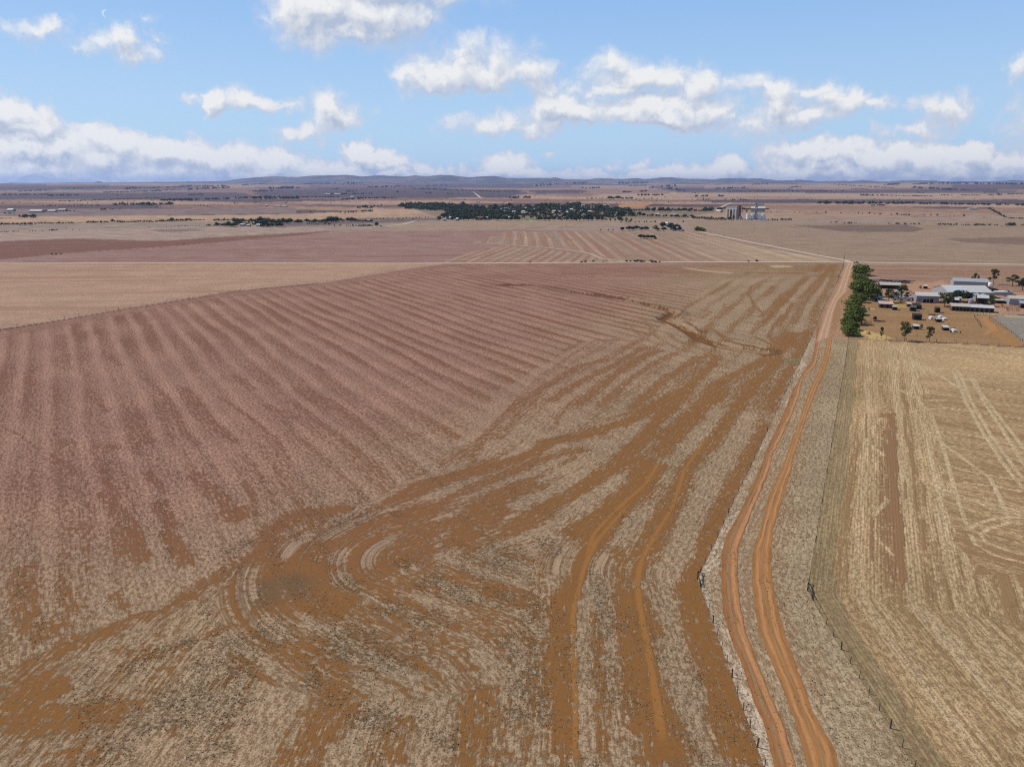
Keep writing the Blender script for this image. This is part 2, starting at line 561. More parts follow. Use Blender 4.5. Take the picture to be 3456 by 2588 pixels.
big([(2680, 762), (3060, 758), (3120, 772), (3080, 784), (2850, 782)], (.19, .135, .10), (.15, .10, .07), .4, 96, .6)  # dark patch painted in like a cloud shadow
big([(3180, 805), (3456, 800), (4200, 805), (4200, 830), (3456, 826), (3250, 818)], (.22, .15, .105), (.17, .11, .075), .4, 96, .6)  # another cloud-shadow patch put into the ground colour
big([(500, 776), (640, 772), (700, 778), (560, 784)], (.20, .15, .12), (.16, .11, .085), .3, 75, .5)  # small painted cloud-shadow patch on the left plain
big([(2350, 784), (1700, 776), (1155, 781), (850, 809), (601, 831), (221, 856), (0, 878), (-1200, 980), (-1200, 1000), (0, 888), (1400, 889), (2860, 888)], (.315, .20, .165), (.235, .12, .09), .40, 83, .9)     # pink stubble beyond the road
UPST = NP(CR([(-260, 640), (-150, 600), (40, 545), (1560, 545), (2060, 660), (2800, 795), (1000, 795), (720, 727), (330, 677), (0, 654)], *U0, UK))
UPST2 = NP(CR([(-500, 785), (-200, 700), (0, 664), (330, 690), (720, 740), (980, 797), (-500, 800)], *U0, UK))
mU = inpoly(GX, GY, UPST)
setreg(mU, (.34, .235, .17), (.27, .145, .09), .5, 0.8, .5)
mU2 = inpoly(GX, GY, UPST2)
setreg(mU2, (.34, .235, .17), (.26, .14, .085), .55, 12.6, .5)
for m_, per, ph in ((mU, 15.4, 2.0), (mU2, 10.0, 1.0)):        # pale double wheel lines
    v_ = fv[m_] + (fbm(fu[m_] / 60, fv[m_] / 30, 3, 2) - .5) * 2.2
    q = np.abs(((v_ + ph) / per) % 1 - .5) * per
    q2 = np.abs(((v_ + ph + 2.6) / per) % 1 - .5) * per
    soil[m_] -= .62 * np.maximum(ss(1.3, .3, q), ss(1.3, .3, q2)) * (0.25 + 1.1 * fbm(fu[m_] / 45, fv[m_] / 8, 8, 3))
    soil[m_] += .10 * np.sin(v_ * 2 * pi / 2.2)
# grade to tan on the right of that field
tR = ss(120, 300, GX - (GY - 640) * .2)
m_ = mU
straw[m_] = straw[m_] * (1 - tR[m_, None]) + np.array([.40, .295, .185]) * tR[m_, None]
soil[m_] -= .25 * tR[m_]

# left tan stubble
LEFTB = NP([(-1300, 900), (0, 890), (1500, 890), (1400, 905), (1330, 915), (1100, 953), (780, 984), (470, 1034), (150, 1089), (0, 1112), (-1300, 1420)])
setreg(inpoly(GX, GY, LEFTB), (.43, .275, .185), (.32, .185, .12), .38, 84, 1.0)

# the big paddock
MAIN_EDGE = PL([(-1300, 1425), (0, 1115), (150, 1091), (470, 1036), (780, 986), (1100, 955), (1330, 917), (1400, 907), (1500, 891)])
MAINP = [tuple(q) for q in MAIN_EDGE] + [tuple(P(2845, 891)[:2])] + [tuple(q) for q in LFW[::-1]] + [(-60, -160), (-1500, -160)]
mA = inpoly(GX, GY, MAINP)
aM = radians(-32)
um, vm = GX * sin(aM) + GY * cos(aM), GX * cos(aM) - GY * sin(aM)
dL, sL, _s = dist_poly(GX, GY, LFW)
# pinker straw far and left, greyer near and right
pk = ss(45, -75, GX - (GY - 180) * .36 + 34 * (fbm(GX / 60, GY / 60, 41, 3) - .5)) * ss(85, 165, GY + 20 * (fbm(GX / 40, GY / 40, 43, 2) - .5))
tp = 1 - pk
A_st = np.array([.302, .170, .121]) * (1 - tp[:, None]) + np.array([.312, .222, .138]) * tp[:, None]
A_so = np.array([.195, .085, .050]) * (1 - tp[:, None]) + np.array([.222, .102, .033]) * tp[:, None]
setreg(mA, 0, 0, .33, -32, 1.0)
straw[mA], soilc[mA] = A_st[mA], A_so[mA]
vw = vm + 5.5 * (fbm(um / 60, vm / 30, 51, 3) - .5)
st1 = np.sin(vw * 2 * pi / 9.3)
st2 = np.sin(vw * 2 * pi / 4.6 + 1)
nb = fbm(um / 40, vm / 9, 57, 4)
amp = .10 + .10 * ss(180, 320, GY)
soil[mA] = (.31 + amp * st1 * (.5 + fbm(um / 50, vm / 9, 59, 2)) + .06 * st2 + .50 * (nb - .5))[mA]
straw[mA] *= (1 - .085 * st1 * ss(120, 240, GY) * (.15 + 1.2 * fbm(um / 28, vm / 7, 58, 3)) - .04 * st2)[mA, None]
# more bare earth toward the middle right
soil[mA] += (.10 * ss(-60, 30, GX - .1 * (GY - 150)) * ss(330, 180, GY))[mA]
soil[mA] -= (.06 * ss(-90, -160, GX) * ss(260, 150, GY))[mA]
# headland worked parallel to the fence
HP = [(-700, 2900), (-300, 2520), (0, 2300), (147, 2223), (376, 2129), (617, 2023), (870, 1865), (1300, 1680), (1450, 1590), (1560, 1500), (1610, 1400), (1700, 1309), (1836, 1227), (1960, 1151), (2100, 1143), (2230, 1100), (2290, 1050), (2330, 1010), (2378, 983), (2460, 940), (2570, 905), (2700, 893), (2870, 892)]
HPW = NP(HP) + [tuple(q) for q in LFW[::-1]] + [(10, -160), (-120, -160)]
jx = (fbm(GX / 14, GY / 14, 61, 3) - .5) * 10
jy = (fbm(GX / 14, GY / 14, 67, 3) - .5) * 10
mH = inpoly(GX + jx, GY + jy, HPW) & mA
fu[mH], fv[mH] = sL[mH], dL[mH]
dw = dL + 4 * (fbm(sL / 45, dL / 25, 71, 3) - .5)
nb2 = fbm(sL / 34, dL / 5, 73, 4)
upper = ss(230, 300, GY)
narrow_ = None
soil[mH] = (.30 + (.07 + .13 * upper) * np.sin(dw * 2 * pi / 11.5) + .62 * (nb2 - .5) - .03 * upper)[mH]
# nested loops of the harvester turning round the damp patch
SPN = PL([(2300, 1430), (2100, 1560), (1888, 1682), (1560, 1800), (1400, 1880), (1560, 1950), (1824, 2045), (2000, 2200)])
dU, sU, _s = dist_poly(GX, GY, SPN)
mUU = mH & inpoly(GX + jx * .4, GY + jy * .4, NP([(770, 2250), (730, 2020), (900, 1800), (1300, 1640), (1900, 1470), (2000, 1640), (1830, 1800), (1780, 1950), (1840, 2120), (1650, 2330), (1100, 2380)]))
fu[mUU], fv[mUU] = sU[mUU], dU[mUU]
soil[mUU] = (.37 + .17 * np.sin(dU * 2 * pi / 5.4 + 2.2 * (fbm(sU / 18, dU / 9, 21, 3) - .5)) + .55 * (fbm(sU / 22, dU / 2.2, 22, 4) - .5))[mUU]
tuft[mA] = (.25 + .5 * ss(.5, .75, fbm(um / 18, vm / 3.0, 91, 3)) * ss(330, 120, GY))[mA]
# rows along the left boundary
dE, sE, _s = dist_poly(GX, GY, MAIN_EDGE)
mE = mA & (dE < 17)
fu[mE], fv[mE] = sE[mE], dE[mE]
soil[mE] = (.36 + .22 * np.sin(dE * 2 * pi / 4.6 + .4 * fbm(sE / 30, dE / 9, 4, 2)))[mE]
# rows under the road along the top, curling round
mT = mA & (GY > 560) & (GX > 40)
soil[mT] = (.40 + .20 * np.sin(GY * 2 * pi / 13 + 2.2 * (fbm(GX / 60, GY / 40, 6, 2) - .5)) + .3 * (fbm(GX / 50, GY / 10, 15, 3) - .5))[mT]


def band(pts, width, val=.85, soft=.55, mode='max', arr=None, wob=.5, mask=None, taper=True):
    if arr is None and mode == 'max':
        val, width, soft = val * .70, width * 1.1, .95
    pl = PL(pts) if not isinstance(pts, np.ndarray) else pts
    lo, hi = pl.min(0) - width * 2, pl.max(0) + width * 2
    ix = np.where((GX > lo[0]) & (GX < hi[0]) & (GY > lo[1]) & (GY < hi[1]))[0]
    if mask is not None:
        ix = ix[mask[ix]]
    if not len(ix):
        return
    d, s, _ = dist_poly(GX[ix], GY[ix], pl)
    ww = width * .5 * (1 + wob * 2 * (fbm(GX[ix] / (width * 1.3 + 1), GY[ix] / (width * 1.3 + 1), 23, 3) - .5))
    f = ss(1 + soft, 1 - soft * .6, d / ww)
    if taper:
        L = s.max() if s.size else 1
        tot = float(np.sum(np.hypot(*(pl[1:] - pl[:-1]).T)))
        f = f * ss(-.02 * tot, .08 * tot, s) * ss(1.02 * tot, .92 * tot, s)
    a = soil if arr is None else arr
    if mode == 'max':
        a[ix] = np.maximum(a[ix], a[ix] * (1 - f) + val * f)
    elif mode == 'set':
        a[ix] = a[ix] * (1 - f) + val * f
    else:
        a[ix] = a[ix] + val * f


bB = lambda pts, *a, **k: band(CR(pts, *B0, BK), *a, mask=mA, **k)
bA = lambda pts, wd, v, **k: band(CR(pts, *A0, AK), wd * (.62 if min(q[1] for q in pts) < 420 else .8), v * (.92 if min(q[1] for q in pts) < 420 else 1), mask=mA, **k)
bC = lambda pts, *a, **k: band(CR(pts, *C0, CK), *a, mask=mA, **k)
bD = lambda pts, *a, **k: band(CR(pts, *D0, DK), *a, mask=mA, **k)
bE = lambda pts, *a, **k: band(CR(pts, *E0, EK), *a, mask=mA, **k)
bF = lambda pts, *a, **k: band(CR(pts, *F0, FK), *a, mask=mA, **k)
bG = lambda pts, wd, v: band(CR(pts, *G0, GK), wd * .8, v * .9, mask=mA)

# straw swaths between the bare bands first
for pts, wd in (([(0, 640), (180, 560), (330, 490), (430, 470)], 3.5), ([(0, 790), (330, 650), (640, 485)], 3.5), ([(250, 960), (330, 850), (480, 680), (640, 600), (830, 480), (1000, 400), (1180, 340), (1420, 300)], 4),
                ([(560, 900), (800, 690), (1000, 590), (1180, 420), (1400, 300), (1560, 230), (1750, 60)], 4.5), ([(850, 900), (1050, 780), (1200, 640), (1330, 500)], 5), ([(1330, 900), (1450, 700), (1600, 560), (1700, 430), (1850, 240), (2000, 60)], 6),
                ([(1700, 950), (1800, 700), (1900, 520), (2000, 330), (2100, 150)], 5), ([(380, 360), (660, 200), (900, 300), (700, 430)], 4)):
    bB(pts, wd, -.25, mode='add')
for pts, wd, v in (([(0, 730), (200, 570), (420, 510), (660, 450), (850, 390), (950, 320), (1150, 280), (1400, 200), (1560, 110), (1700, 20)], 4.2, .95),
                   ([(0, 860), (250, 720), (480, 590), (720, 500), (950, 410), (1200, 350)], 3.6, .85), ([(100, 1020), (200, 860), (330, 780)], 4, .8), ([(430, 850), (560, 680), (740, 590), (900, 545)], 5.5, .9),
                   ([(560, 920), (800, 780), (1000, 650), (1150, 590), (1350, 440), (1420, 350), (1520, 250), (1660, 100), (1770, 0)], 4.2, .95), ([(1000, 790), (1180, 850), (1300, 720), (1480, 560), (1560, 430)], 8, 1.0), ([(1560, 430), (1640, 280), (1760, 170), (1900, 60), (1950, 0)], 5, .95),
                   ([(1400, 440), (1480, 430), (1560, 440)], 6, .9), ([(1480, 990), (1600, 780), (1680, 600), (1740, 450), (1850, 360), (1950, 220), (2040, 100), (2120, 0)], 4, .9), ([(1820, 1000), (1900, 750), (2000, 560), (2080, 420), (2160, 290), (2212, 200)], 3.4, .9),
                   ([(1650, 330), (1700, 250), (1790, 160)], 6, .9), ([(0, 330), (250, 260), (480, 300)], 3, .6), ([(480, 480), (560, 300), (700, 150), (820, 60)], 2.2, .75), ([(640, 330), (760, 180), (900, 60)], 2, .7), ([(1250, 200), (1500, 130), (1750, 20)], 1.6, .8),
                   ([(960, 260), (1000, 170), (1100, 60)], 1.5, .7)):
    bB(pts, wd, v)
for pts, wd, v in (([(20, 945), (250, 790), (480, 650), (700, 600)], 5, .8), ([(250, 900), (480, 750), (700, 640), (900, 520)], 4.5, .85), ([(420, 930), (650, 740), (850, 600), (1010, 545)], 5, .85), ([(580, 920), (780, 740), (960, 620), (1100, 560)], 4, .8),
                   ([(760, 950), (950, 780), (1150, 640), (1240, 580)], 5, .85), ([(1000, 950), (1150, 790), (1290, 650), (1340, 570)], 5, .9), ([(1200, 940), (1340, 760), (1560, 650), (1690, 590)], 5.5, .9), ([(1430, 940), (1560, 770), (1680, 650), (1740, 590)], 5, .95), ([(1640, 959), (1700, 800), (1800, 640), (1850, 540), (1900, 420)], 4, .9),
                   ([(170, 770), (400, 600), (560, 500), (760, 480)], 3, .65), ([(480, 560), (660, 490), (830, 500)], 3, .6),
                   # gully and its side washes
                   ([(1120, 370), (1200, 420), (1260, 480), (1400, 530)], 2.5, .9), ([(1300, 430), (1400, 500), (1600, 545), (1720, 560)], 3, .9), ([(1650, 600), (1760, 520), (1800, 440)], 9, .95), ([(1560, 470), (1640, 510), (1730, 560)], 2, .9), ([(1640, 470), (1720, 520), (1790, 520)], 3, .9),
                   ([(640, 395), (780, 400), (830, 450), (900, 500), (1010, 540)], 3, .7), ([(850, 350), (900, 400), (960, 480), (1100, 560)], 3, .75), ([(1000, 440), (1100, 510), (1300, 570)], 3, .7), ([(700, 330), (850, 322), (930, 330)], 3, .6),
                   ([(1100, 310), (1160, 330), (1110, 360), (1200, 378)], 4, .75), ([(1200, 300), (1290, 320), (1220, 368)], 4, .75), ([(1380, 260), (1360, 320), (1260, 380)], 4, .75), ([(1300, 250), (1180, 230)], 3, .6),
                   ([(1300, 430), (1380, 480), (1500, 500)], 3, .8), ([(1530, 460), (1560, 430), (1640, 380)], 3, .85), ([(1640, 490), (1680, 400), (1740, 330)], 3, .9), ([(1460, 370), (1560, 390), (1640, 380)], 3, .7),
                   # upper headland streaks
                   ([(1320, 370), (1440, 270), (1500, 220)], 4, .8), ([(1620, 340), (1560, 280), (1525, 210), (1540, 155), (1640, 128), (1790, 108)], 2.6, .95), ([(1650, 330), (1740, 260), (1830, 160), (1900, 100)], 5, .9), ([(1580, 360), (1680, 280), (1740, 200)], 4, .85), ([(1780, 420), (1860, 270), (1960, 150), (2010, 60)], 6, .85), ([(1900, 350), (1980, 230), (2060, 60)], 4, .8), ([(1700, 420), (1760, 330), (1800, 260)], 4, .85), ([(1470, 230), (1560, 150), (1700, 90)], 4, .75), ([(1330, 200), (1430, 120)], 3, .7),
                   # dark wash under the road
                   ([(1480, 78), (1600, 76), (1730, 74), (1900, 80)], 7, 1.05), ([(1260, 36), (1420, 42), (1500, 40)], 10, .9), ([(1560, 48), (1700, 52), (1880, 50)], 8, .9), ([(1940, 72), (1960, 40), (1980, 22)], 9, 1.0), ([(2020, 75), (2050, 25)], 8, 1.0), ([(1090, 68), (1150, 66)], 8, .8), ([(1900, 95), (1850, 130), (1790, 200)], 4, .9)):
    bA(pts, wd, v)
for pts, wd, v in (([(440, 480), (430, 300), (480, 200), (640, 100), (1000, 40), (1100, 0)], 4.5, .95), ([(330, 600), (700, 420), (800, 330), (1080, 270), (1150, 200), (1300, 120), (1600, 60), (1800, 0)], 4.5, .95), ([(560, 640), (700, 520), (800, 420)], 9, 1.1), ([(330, 720), (560, 700), (900, 740), (1100, 780)], 8, 1.0),
                   ([(1200, 560), (1500, 370), (1560, 240), (1700, 150)], 5, .9), ([(1500, 300), (1650, 190), (1900, 100), (2100, 30)], 4.5, .9), ([(1860, 340), (1990, 200), (2080, 100), (2212, 0)], 5, .95), ([(0, 560), (200, 455), (380, 350), (500, 300), (800, 160)], 1.4, .85), ([(1250, 620), (1600, 600), (1500, 500)], 5, .8), ([(1000, 800), (1300, 850), (1500, 950)], 5, .75), ([(1900, 850), (2100, 800)], 5, .75), ([(180, 30), (250, 120)], 5, .9)):
    bC(pts, wd, v)
for pts, wd, v in (([(1310, 1700), (1290, 1300), (1260, 900), (1280, 650), (1380, 450), (1420, 330), (1600, 100), (1700, 0)], 3.6, 1.0), ([(1960, 1700), (1850, 1300), (1760, 1000), (1720, 700), (1700, 500)], 5.2, 1.0), ([(1700, 500), (1760, 380), (1800, 280), (1900, 100), (1980, 0)], 3.4, .9), ([(1580, 280), (1700, 330), (1800, 360)], 4, .8), ([(2160, 700), (2120, 560), (2140, 430), (2212, 280)], 3.6, 1.0),
                   ([(720, 1700), (750, 1300), (780, 1100)], 4.5, .85), ([(950, 1637), (870, 1300), (900, 1200)], 2.5, .7), ([(1540, 1637), (1530, 1300), (1500, 900), (1480, 640)], 1.4, .8), ([(200, 1637), (300, 1300)], 4, .75), ([(300, 800), (500, 850), (700, 950)], 6, .72), ([(700, 620), (900, 720), (960, 850)], 5, .72), ([(1250, 1000), (1190, 1200)], 3, .8), ([(400, 1150), (700, 1100)], 3, .6)):
    bE(pts, wd, v)
bD([(820, 120), (790, 260), (830, 400), (900, 600), (960, 800), (1030, 1000), (1110, 1250), (1200, 1550), (1230, 1700)], 4.0, 1.0)
bD([(620, 1150), (680, 1300), (760, 1656)], 1.5, .8)
bD([(20, 350), (60, 800), (90, 1200), (40, 1656)], 1.2, .7)
for pts, wd, v in (([(30, 840), (250, 720), (430, 620), (640, 560), (760, 480), (900, 465), (1050, 380), (1300, 210), (1480, 110), (1560, 0)], 3.0, .85), ([(190, 790), (170, 950), (230, 1080), (450, 1060), (750, 1010)], 4.2, .95), ([(180, 900), (260, 980)], 5, .95), ([(1740, 550), (1750, 700), (1900, 800), (1960, 1000), (1850, 1120), (1700, 1400)], 4.5, .85), ([(600, 660), (900, 700), (1250, 560), (1450, 470)], 1.6, .75), ([(1200, 900), (1300, 830), (1420, 720)], 2, .75),
                   ([(740, -50), (830, 150)], 3, .9), ([(960, -30), (1080, 190)], 2.5, .9), ([(130, 170), (180, 520), (330, 600)], 3.5, .8), ([(380, 300), (420, 500)], 2, .75), ([(640, 340), (720, 440)], 1.5, .75), ([(1950, 550), (2212, 640)], 4, .7), ([(330, 1260), (520, 1341)], 4, .75), ([(980, 1180), (1020, 1060)], 3, .7)):
    bF(pts, wd, v)
for pts, wd, v in (([(350, 40), (395, 270)], 4, .72), ([(620, 170), (700, 230)], 3, .8), ([(500, 360), (620, 500)], 3.5, .78), ([(720, 480), (900, 710)], 2.2, .82), ([(820, 290), (950, 400), (1050, 600), (1180, 720)], 2.0, .8), ([(1050, 340), (1200, 540), (1380, 690)], 3, .82), ([(1230, 390), (1400, 500), (1570, 630), (1680, 790)], 1.8, .82), ([(290, 730), (440, 860)], 1.6, .85), ([(0, 570), (100, 620), (240, 720)], 1.3, .75), ([(560, 950), (720, 1090), (800, 1170)], 2.2, .9), ([(830, 830), (960, 960)], 2, .85), ([(900, 1000), (1000, 1180)], 4, .88), ([(740, 1200), (830, 1361)], 3.5, .95), ([(960, 1180), (1080, 1361)], 3, .9), ([(1080, 840), (1300, 1010), (1400, 1130)], 4.5, .85), ([(1400, 880), (1480, 1050)], 1.6, .85), ([(1520, 450), (1700, 540)], 3.5, .8), ([(1850, 400), (2000, 500), (2150, 640)], 3.5, .8), ([(1660, 420), (1850, 560), (2100, 760), (2200, 860)], 3, .78), ([(1350, 280), (1450, 370)], 4, .8), ([(320, 650), (400, 690)], 5, .8), ([(590, 680), (650, 720)], 5, .8)):
    bG(pts, wd, v)
# dark matted stubble
for src, pts, wd in ((bF, [(700, 800), (1000, 640), (1140, 590)], 3.5), (bF, [(1050, 820), (1300, 700), (1580, 600), (1650, 640)], 7), (bF, [(850, 960), (1150, 900), (1500, 800)], 7), (bF, [(700, 1100), (950, 1050), (1250, 1030), (1400, 900)], 6), (bF, [(1050, 1250), (1350, 1150)], 7), (bF, [(600, 1290), (750, 1200)], 5), (bF, [(1900, 590), (2100, 660)], 7), (bF, [(1750, 830), (1850, 830)], 5), (bF, [(520, 960), (580, 1000)], 4), (bF, [(2100, 1130), (2212, 1060)], 6),
                     (bC, [(960, 140), (1100, 110), (1250, 60)], 6), (bC, [(1380, 90), (1450, 70)], 4), (bC, [(1250, 730), (1600, 840), (1800, 940)], 4), (bC, [(1580, 560), (1800, 640), (2100, 690)], 5), (bC, [(1400, 420), (1530, 470)], 3), (bC, [(880, 980), (1050, 1000), (1200, 1060)], 7), (bC, [(2100, 300), (2200, 450)], 6), (bC, [(180, 300), (280, 330)], 6), (bC, [(1000, 560), (1180, 640)], 3),
                     (bE, [(860, 250), (950, 430)], 4), (bE, [(1150, 200), (1250, 330)], 4), (bE, [(600, 570), (900, 600), (1150, 610)], 4), (bE, [(980, 780), (1060, 900), (1100, 1200), (1080, 1400)], 6), (bE, [(1050, 650), (1180, 700)], 6), (bE, [(1500, 400), (1540, 680), (1540, 850)], 3), (bE, [(30, 850), (200, 980), (420, 990)], 4), (bE, [(30, 1420), (200, 1250)], 5), (bE, [(2100, 1080), (2150, 1100)], 4), (bE, [(550, 1400), (560, 1550)], 4)):
    src(pts, wd, 1.0, arr=tuft)
for k in range(14):              # clumps along the sowing lines in the middle
    pass
# thin bare wheel marks fanning to the gully mouth
for k in range(26):
    t_ = rng.random()
    ex, ey = 1690 + 60 * rng.random(), 585 + 50 * rng.random()
    x0_, y0_ = 900 + 760 * t_ + 40 * rng.random(), 950 - 40 * rng.random()
    mx, my = (x0_ + ex) / 2 - 30 + 60 * rng.random(), (y0_ + ey) / 2 - 5 + 30 * rng.random()
    bA([(x0_, y0_), (mx, my), (ex, ey)], .7, .75)

# pale bank lines and the light sandy floor of the gully
GUL = CR([(0, 150), (170, 150), (290, 170), (430, 195), (600, 215), (750, 235), (880, 265), (1000, 295), (1060, 318), (985, 358), (1080, 395), (1160, 440), (1220, 480), (1330, 520), (1450, 545), (1600, 562)], *A0, AK)
GULW = PL(GUL)
dG, sG, gs = dist_poly(GX, GY, GULW)
mG = mA & (dG < 9)
wG = 2.3 + 1.2 * ss(150, 330, sG) * (0.6 + .8 * vn(sG / 18, sG * 0, 3))
inG = ss(1.25, .8, dG / wG)
GZ[mG] -= (1.3 * ss(1.9, .6, dG / wG))[mG]
soil[mG] = np.maximum(soil[mG], (1.3 * inG)[mG])
sand = (fbm(sG / 9, gs * dG / 2, 8, 3) > .5) * ss(-.2, .5, gs * dG / wG) * ss(1.5, 1.0, dG / wG)
soilc[mG] = (A_so * .66 * (1 - .4 * sand[:, None]) + .4 * sand[:, None] * np.array([.48, .32, .20]))[mG]
rough[mG] *= (1 - .6 * inG)[mG]
# pale grass patch and dark stain
for pts, wd, col_ in ((CR([(1700, 36), (1765, 36)], *A0, AK), 9, (.56, .44, .22)), (CR([(1130, 45), (1260, 65), (1400, 76)], *A0, AK), 6, (.46, .33, .21)), (CR([(1830, 620), (1790, 630)], *A0, AK), 4, (.16, .15, .07)), (CR([(2212, 72), (2260, 72)], 0, 860, 1.301), 6, (.17, .19, .08))):
    f_ = np.zeros(N)
    band(pts, wd, 1.0, arr=f_, taper=False)
    soil -= f_ * .6
    straw[:] = straw * (1 - f_[:, None]) + np.array(col_) * f_[:, None]
f_ = np.zeros(N)
band(CR([(420, 660), (600, 600)], *C0, CK), 7, 1.0, arr=f_, taper=False, soft=.9)
soilc[:] = soilc * (1 - .6 * f_[:, None]) + .6 * np.array([.13, .085, .05]) * f_[:, None]
# faint pale wheel tracks inside the bare bands
f_ = np.zeros(N)
for src, pts in ((bE, [(1370, 1700), (1365, 1000), (1350, 700), (1420, 400), (1500, 230), (1700, 0)]), (bE, [(1900, 1500), (1850, 1100), (1790, 750), (1750, 500), (1780, 350), (1900, 120)]), (bB, [(1150, 1000), (1200, 850), (1300, 740), (1500, 560), (1580, 430)]), (bB, [(1480, 980), (1650, 700), (1720, 480), (1850, 300)]), (bD, [(370, 0), (370, 300), (430, 560), (490, 900), (540, 1200), (590, 1470)])):
    src(pts, .7, 1.0, arr=f_)
soilc[:] = soilc * (1 - .55 * f_[:, None]) + .55 * np.array([.34, .155, .045]) * f_[:, None]
soil += .25 * f_

# verge between the two fences
VP = [tuple(q) for q in LFW] + [tuple(P(2880, 893)[:2])] + [tuple(q) for q in RFW[::-1]]
mV = inpoly(GX, GY, VP)
dR, sR, sideR = dist_poly(GX, GY, RFW)
setreg(mV, (.335, .250, .160), (.30, .165, .075), .27, None, .8)
fu[mV], fv[mV] = sL[mV], dL[mV]
soil[mV] += (.45 * (fbm(sL / 16, dL / 2.2, 83, 4) - .5))[mV]
straw[mV] *= (.85 + .3 * fbm(GX / 9, GY / 9, 88, 3))[mV, None]
tuft[mV] = .22
mv2 = mV & (dL + 3.5 * (fbm(GX / 3, GY / 3, 55, 3) - .5) < 3.2)            # bleached grass under the fence
bl = fbm(sL / 14, dL / 3, 58, 3)
straw[mv2] = (np.array([.36, .275, .18]) + ss(.45, .62, bl)[:, None] * np.array([.10, .085, .075]))[mv2]
soil[mv2] = .16
tuft[mv2] = .15
mv3 = mV & (dR < 7)
tuft[mv3] = .42
straw[mv3] *= np.array([.97, 1.0, .97])
mv4 = mV & (GY > 330)            # worn dirt apron beside the tree row
straw[mv4] = np.array([.43, .265, .165])
soil[mv4] = .45

for pts, wd in ((CR([(1025, 1388), (940, 1120), (820, 780), (715, 600), (665, 400), (655, 250), (660, 100)], *R4, R4K) + CR([(700, 1000), (800, 820), (860, 640), (910, 520), (970, 340), (1050, 100)], *R3, R3K), 7.0), (CR([(800, 1388), (720, 1130), (590, 780), (500, 500), (455, 300), (465, 120)], *R4, R4K) + CR([(560, 1120), (640, 960), (690, 800), (740, 620), (830, 450), (870, 340), (950, 230), (985, 110)], *R3, R3K), 6.0), (CR([(760, 350), (800, 550), (840, 680)], *R4, R4K), 1.2), (CR([(790, 1180), (830, 1000), (790, 1300)], *R3, R3K), 1.5)):
    band(pts, wd, .62, mask=mV, wob=.8)
# right-hand stubble paddock
EP = [tuple(q) for q in RFW] + NP([(3000, 1152), (3200, 1159), (3456, 1173), (4600, 1260)]) + [(700, -160), (40, -160)]
mR = inpoly(GX, GY, EP)
setreg(mR, (.42, .285, .148), (.275, .165, .078), .42, None, .62)
fu[mR], fv[mR] = sR[mR], dR[mR]
dRo = dR.copy()
dR = dR + 2.4 * (fbm(sR / 14, dR / 5, 95, 4) - .5)
e1, e2 = P(*CR([(640, 890)], RB[0], RB[1], RBK)[0]), P(*CR([(1411, 1055)], RB[0], RB[1], RBK)[0])
azc = atan2(e2[0] - e1[0], e2[1] - e1[1])
mC = mR & (dR > 27 + 10 * (fbm(GX / 15, GY / 15, 97, 3) - .5)) & (GY > 118)
fu[mC] = (GX * sin(azc) + GY * cos(azc))[mC]
fv[mC] = (GX * cos(azc) - GY * sin(azc))[mC] + 4 * (fbm(GX[mC] / 30, GY[mC] / 30, 98, 3) - .5)
nR = np.where(mC, fbm(fu / 60, fv / 2.0, 102, 4), fbm(sR / 60, dR / 2.2, 101, 4))
nR2 = fbm(GX / 45, GY / 45, 103, 3)
soil[mR] = (.43 + .55 * (nR - .5) + .45 * (nR2 - .5))[mR]
rows_at[mR] = (ss(1.0, .0, np.abs(dR - 12) / 26) * .5 + .5 * ss(.45, .65, nR2))[mR]
gb = ss(5.5, 3.8, np.abs(dR - 3.2) + 2.2) + 0
mg = mR & (dR < 4.6)
straw[mg] = np.array([.285, .215, .115])
soil[mg] = .36
rows_at[mg] = 1
tuft[mR] = .12
mgr = mR & (np.abs(dR - 8.2) < 1.5) & (GY < 230)      # bleached strip
soil[mgr] -= .25
mo = mR & (np.abs(dR - 13.5) < 2.8) & (GY < 215) & (GY > 112 + 6 * vn(GX, GY, 3))      # reddish strip
soil[mo] += (.15 * ss(.40, .62, fbm(sR / 22, dR / 3, 64, 3)))[mo]
soilc[mo] = np.array([.255, .14, .07])
rows_at[mo] = 1
paleR = (.53, .405, .245)
PT = np.zeros(N)
bR = lambda pts, wd, v=1.0, **k: band(CR(pts, *RB, RBK), wd, v, arr=PT, mask=mR, wob=.15, **k)
